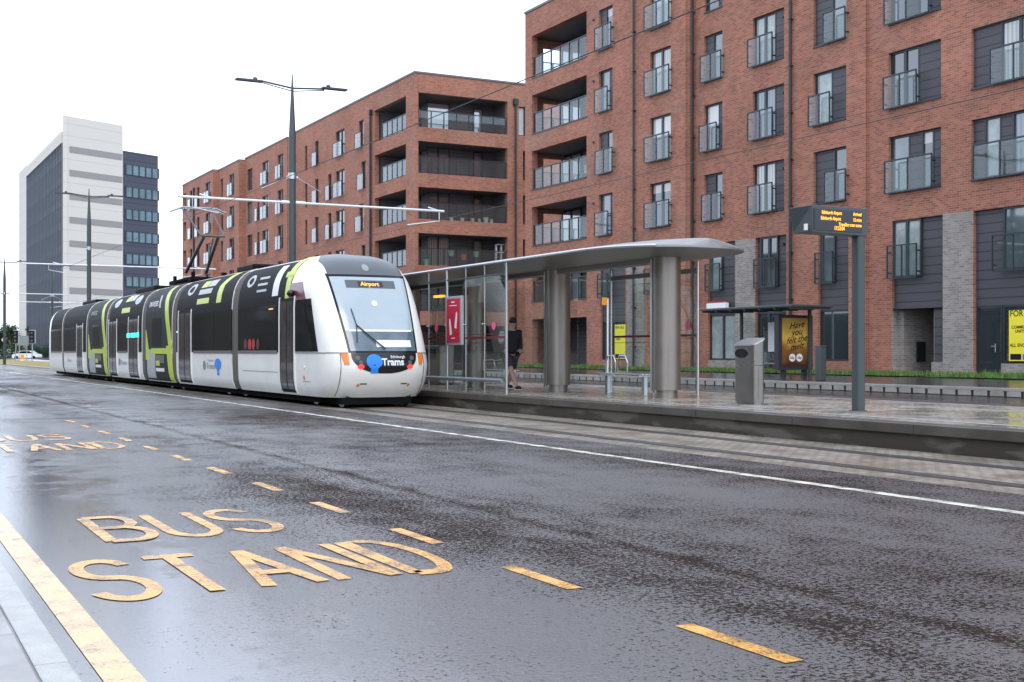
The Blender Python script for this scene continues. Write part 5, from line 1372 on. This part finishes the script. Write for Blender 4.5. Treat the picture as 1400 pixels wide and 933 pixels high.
# bollard and stands
bo = empty('bollard', (25.6, ux(1122, 25.6), .43), 0, 'short dark bollard right of the advertising panel', 'bollard')
MB().box(-.12, .12, -.12, .12, 0, 1.0).box(-.13, .13, -.13, .13, 1.004, 1.05).build('body', M['pole'], bo, bevel=.02)
for i, x in enumerate((835, 851)):
    u_ = ux(x, 25.3); o = MB().tube([(0, -.32, 0), (0, -.36, .45), (0, -.2, .72), (0, .2, .72), (0, .36, .45), (0, .32, 0)], .03, 8).build('cycle_stand', M['steel_lt'])
    o.location = (25.3, u_, .43); tag(o, ('left' if i == 0 else 'right') + ' of the two steel hoop cycle stands behind the shelter bench', 'cycle stand', 'steel hoop cycle stands')
# estate signs
def board(name, c_, xa, xb, ya, yb, label, txt, m, extra=True):
    u0, u1 = ux(xb, c_), ux(xa, c_); um = (u0 + u1) / 2; z1, z0 = zz(ya, c_, um), zz(yb, c_, um)
    e = empty(name, (c_, um, (z0 + z1) / 2), 0, label, 'sign'); hw2, hh = (u1 - u0) / 2, (z1 - z0) / 2
    bd = MB().box(-.02, .02, -hw2, hw2, -hh, hh).build('board', m, e)
    for (body, sz, fx, fz, al) in txt:
        text_obj('lettering', body, sz, lambda a, b_: (-.0235, hw2 - fx * 2 * hw2 - a, hh - fz * 2 * hh + b_), M['black'], bd, align=al, bold=.003)
    if extra:
        MB().box(-.024, -.021, hw2 * .15, hw2 * .9, -hh * .95, -hh * .72).build('logo_box', M['black'], bd); MB().box(-.024, -.021, -hw2 * .9, hw2 * .05, -hh * .95, -hh * .72).build('logo_box', mat('logo_violet', (.12, .1, .5), .5), bd)
    return e
board('sale_board', CC + .02, 1380, 1420, 424, 494, 'bright yellow FOR SALE board in the shop window at the right edge',
      [('FOR SALE', .27, .03, .12, 'LEFT'), ('COMMERCIAL', .13, .09, .36, 'LEFT'), ('UNITS', .13, .22, .44, 'LEFT'), ('ALL ENQUIRIES', .15, .03, .72, 'LEFT')], M['yellow_sign'])
board('sale_board', CA + .02, 841, 855.5, 444, 491, 'small yellow sale board seen through the shelter glass between the columns',
      [('FOR SALE', .17, .06, .12, 'LEFT'), ('UNITS', .13, .1, .45, 'LEFT')], M['yellow_sign'])
sb_ = empty('agent_sign', (CB - .15, ux(984, CB), 0), 0, 'white box sign with red lettering under the first floor window above the bus shelter', 'sign')
zc_ = zz(418, CB, ux(984, CB)); hw2 = (ux(971, CB) - ux(997, CB)) / 2
MB().box(-.05, .12, -hw2, hw2, zc_ - .12, zc_ + .1).build('board', M['plaster'], sb_)
MB().box(-.03, .10, .1, hw2, zc_ + .105, zc_ + .17).box(-.03, .1, -hw2 + .1, 0, zc_ + .105, zc_ + .15).build('red_lettering_strip', mat('strip_red', (.45, .05, .06), .5), sb_)

# things on balconies
def planter(c_, u_, z_, col, label, s_=1.0):
    o = empty('planter', (c_, u_, z_), 0, label, 'planter', 'pots on the balconies of the corner block')
    MB().tube([(0, 0, 0), (0, 0, .3 * s_)], [.12 * s_, .17 * s_], 10).build('pot', col, o)
    l = MB()
    for i in range(60):
        a, r, h = random.uniform(0, 6.28), random.uniform(0, .2 * s_), .3 * s_ + random.uniform(0, .35 * s_); p = Vector((r * math.cos(a), r * math.sin(a), h)); q = Vector((random.uniform(-1, 1), random.uniform(-1, 1), random.uniform(-1, 1))) * .06
        l.add([p, p + q, p + q.yzx], [(0, 1, 2)])
    l.build('foliage', M['leaf2'], o)
pcol = mat('terracotta', (.45, .14, .07), .7); pw_ = mat('pale_pot', (.5, .52, .5), .6); pgr = mat('green_pot', (.2, .38, .25), .6)
for i, x in enumerate((617, 632, 646, 656, 664, 672)):
    planter(cx(x, UL + .6), UL + .6, BOT[2] + .02, pw_, ['leftmost white pot', 'second white pot from the left', 'third white pot', 'fourth white pot', 'white pot with taller leaves', 'rightmost white pot'][i] + ' in the row on the second balcony down', .85 if i != 4 else 1.2)
for x, cm_, z_, lb in ((583, pgr, 0, 'large green potted plant on the left of the lowest visible corner balcony'), (617, pgr, .65, 'green window box hung on the railing left of the red basket'), (634, pcol, .4, 'red basket hung on the middle of the lowest visible balcony railing'), (651, pgr, .65, 'green window box hung on the railing right of the red basket')):
    planter(cx(x, UL + .35), UL + .35, BOT[1] + .02 + z_, cm_, lb, 1.25)
sf = empty('shelf', (cx(685, UL + .7), UL + .7, BOT[1] + .02), 0, 'white open square shelf unit at the right end of the lowest visible balcony', 'shelf')
s_ = MB(); 
for q in (-.38, 0, .38): s_.box(q - .02, q + .02, -.12, .12, 0, 1.6)
for q in (.02, .5, 1.05, 1.58): s_.box(-.4, .4, -.12, .12, q - .02, q + .02)
s_.build('frame', M['white'], sf)
ch = empty('garden_chair', (CA + 1.0, ua_ + 2.0, BOT[2] + .02), 0, 'green garden chair behind the railing glass on a corner balcony of the right block', 'chair')
c_ = MB().box(-.25, .25, -.25, .25, .42, .46).build('seat', pgr, ch)
MB().box(.2, .25, -.25, .25, .46, .95).build('backrest', pgr, ch)
for sx in (-.22, .22):
    for sy in (-.22, .22): MB().box(sx - .02, sx + .02, sy - .02, sy + .02, 0, .42).build('leg', pgr, ch)

# the other side of the street, out of frame at the left: an unseen terrace added for the tram's side to mirror
ot = empty('unseen_terrace', (0, 0, 0), 0, 'dark terrace added across the street, out of frame at left, mirrored in the tram windows', 'building')
dkb = brick_mat('dark_brick', (.10, .075, .06), (.06, .045, .04), (.12, .10, .09))
ow = MB()
for i in range(14):
    u0 = -10 + i * 26; z1 = [11, 12.5, 10.5, 12, 11, 12, 11, 10, 9, 8, 9, 8, 7, 8][i]
    ow.box(-30, -15.5 - (i % 2) * .8, u0, u0 + 25.9, -.1, z1)
ow.build('wall', dkb, ot)
for i in range(5):
    for k in range(8):
        for r in range(3):
            u0 = -10 + i * 26 + 1.2 + k * 3.1; x1 = -15.5 - (i % 2) * .8
            MB().box(x1 - .05, x1 + .03, u0, u0 + 1.3, 1.2 + r * 3.2, 3.0 + r * 3.2).build('window', M['win'][random.choice([0, 1, 2])], ot)
# ------------------------------------------------------------------ FAR LEFT: trees, car, signals
def tree(x, d, h, w_, label, m=None, seed=1, name='tree', n=1500):
    random.seed(seed); p = tp(x, d); o = empty(name, (p[0], p[1], 0), 0, label, 'tree', 'trees at the far left behind the road')
    t_ = MB().tube([(0, 0, 0), (.1, 0, h * .45), (.2, .1, h * .8)], [.22, .15, .05], 7); 
    for i in range(5): a = random.uniform(0, 6.28); t_.tube([(.1, 0, h * (.3 + .08 * i)), (.1 + w_ * .35 * math.cos(a), w_ * .35 * math.sin(a), h * (.5 + .09 * i))], [.08, .03], 5)
    t_.build('trunk', M['bark'], o); l = MB()
    cl = [(random.uniform(-.6, .6) * w_, random.uniform(-.6, .6) * w_, random.uniform(.35, .9) * h, random.uniform(.22, .42) * w_) for _ in range(11)]
    for i in range(n):
        cx2, cy2, cz, r = random.choice(cl); v = Vector((random.gauss(0, 1), random.gauss(0, 1), random.gauss(0, 1))).normalized() * r * random.uniform(.55, 1.05)
        p_ = Vector((cx2, cy2, cz)) + v; q = Vector((random.uniform(-1, 1), random.uniform(-1, 1), random.uniform(-1, 1))).normalized() * .28; q2 = q.cross(Vector((random.uniform(-1, 1), random.uniform(-1, 1), random.uniform(-1, 1)))).normalized() * .2
        l.add([p_, p_ + q, p_ + q + q2, p_ + q2], [(0, 1, 2, 3)])
    l.build('crown', m or M['leaf'], o)
tree(4, 235, 6.0, 2.6, 'rounded green tree at the left edge behind the first pole', seed=3); tree(16, 260, 7.0, 3.0, 'taller dark tree just right of the leftmost pole', seed=4)
tree(27, 250, 5.2, 2.8, 'low bushy tree behind the grey road sign', M['leaf2'], seed=5); tree(38, 245, 5.0, 2.6, 'dark tree behind the traffic light', seed=6)
tree(50, 240, 6.2, 2.8, 'dark tree against the glazed side of the tower', seed=8); tree(61, 235, 5.5, 2.6, 'tree next to the tail of the tram', M['leaf2'], seed=9)
tree(-12, 235, 6.5, 3, 'tree beyond the left edge of the photo', seed=10)
hg = MB(); random.seed(21); A_ = Vector(tp(-30, 215)); B_ = Vector(tp(75, 215))
for i in range(5000):
    q = A_ + (B_ - A_) * random.random(); p_ = Vector((q.x + random.uniform(-.8, .8), q.y + random.uniform(-.8, .8), random.uniform(.1, 2.1 + .4 * math.sin(q.x * 2)))); v = Vector((random.uniform(-1, 1), random.uniform(-1, 1), random.uniform(-1, 1))).normalized() * .22
    hg.add([p_, p_ + v, p_ + v.yzx], [(0, 1, 2)])
tag(hg.build('hedge', M['leaf']), 'low dark hedge along the far road at the left', 'hedge', kind='stuff')
random.seed(33)
# car, side on
cpos = tp(37, 197); car = empty('parked_car', (cpos[0], cpos[1], -.1 + .0), 0, 'small white car crossing the road at the far left', 'car')
car.rotation_euler = (0, 0, -TH)
prof = [(-2.1, .3), (-2.15, .7), (-1.9, .92), (-1.25, 1.0), (-.75, 1.42), (.75, 1.45), (1.4, 1.02), (2.0, .88), (2.15, .6), (2.1, .3)]
cb_ = MB(); n = len(prof); rows = [[(p[0] * (1 if abs(q) < .8 else .98), q, p[1] + .1) for p in prof] for q in (-.85, .85)]
cb_.grid(rows, smooth=False); cb_.add(rows[0], [tuple(range(n))]); cb_.add(rows[1], [tuple(range(n - 1, -1, -1))]); cb_.add([rows[0][0], rows[0][-1], rows[1][-1], rows[1][0]], [(0, 1, 2, 3)])
cb_.build('body', mat('car_white', (.75, .78, .8), .2, coat=.5), car, bevel=.06)
MB().add([(-1.1, -.862, 1.12), (-.68, -.862, 1.46), (.68, -.862, 1.48), (1.2, -.862, 1.14)], [(0, 1, 2, 3)]).build('side_window', M['tglass'], car)
for x in (-1.35, 1.35):
    for y in (-.80, .80): MB().tube([(x, y - .1, .42), (x, y + .1, .42)], .32, 16).build('wheel', M['under'], car)
# traffic lights, signs
def signal(x, d, label):
    p = tp(x, d); o = empty('traffic_light', (p[0], p[1], 0), -TH, label, 'traffic light', 'traffic lights at the far junction')
    MB().tube([(0, 0, 0), (0, 0, 2.6)], .06, 8).build('pole', M['steel_lt'], o)
    hb = MB().box(-.35, .35, .08, .12, 2.3, 3.9).build('backing_board', M['white'], o); MB().box(-.3, .3, -.12, .075, 2.35, 3.85).build('head', M['black'], o)
    for i in range(3):
        MB().tube([(0, -.13, 2.62 + .46 * i), (0, -.2, 2.62 + .46 * i)], .14, 12).build('signal_lamp', M['roofgrey'], o)
signal(21.5, 150, 'left traffic light with white edged board near the first pole'); signal(44, 150, 'traffic light standing left of the tram tail')
p = tp(31, 165); rs_ = empty('road_sign', (p[0], p[1], 0), -TH, 'back of a large grey road sign between the traffic lights', 'sign')
MB().box(-.75, .75, 0, .05, 2.1, 3.4).build('board', mat('sign_back', (.22, .26, .26), .5), rs_)
for q in (-.5, .5): MB().tube([(q, .1, 0), (q, .1, 3.3)], .05, 8).build('pole', M['steel_lt'], rs_)
p = tp(5, 117); r2 = empty('speed_sign', (p[0] - .02, p[1] - .3, 0), -TH, 'small white diamond sign on the leftmost pole', 'sign')
MB().add([(0, 0, 2.1), (.22, 0, 2.42), (0, 0, 2.74), (-.22, 0, 2.42), (0, .03, 2.1), (.22, .03, 2.42), (0, .03, 2.74), (-.22, .03, 2.42)], [(0, 1, 2, 3), (7, 6, 5, 4), (0, 4, 5, 1), (1, 5, 6, 2), (2, 6, 7, 3), (3, 7, 4, 0)]).build('plate', M['white'], r2)
p = tp(30.5, 160); tb = empty('traffic_bollard', (p[0], p[1], 0), -TH, 'orange and white traffic bollard in front of the white car', 'bollard')
MB().box(-.22, .22, -.1, .1, 0, .95).build('body', mat('bollard_orange', (.8, .35, .05), .5), tb, bevel=.04); MB().box(-.2, .2, -.112, -.102, .05, .3).build('base', M['white'], tb)
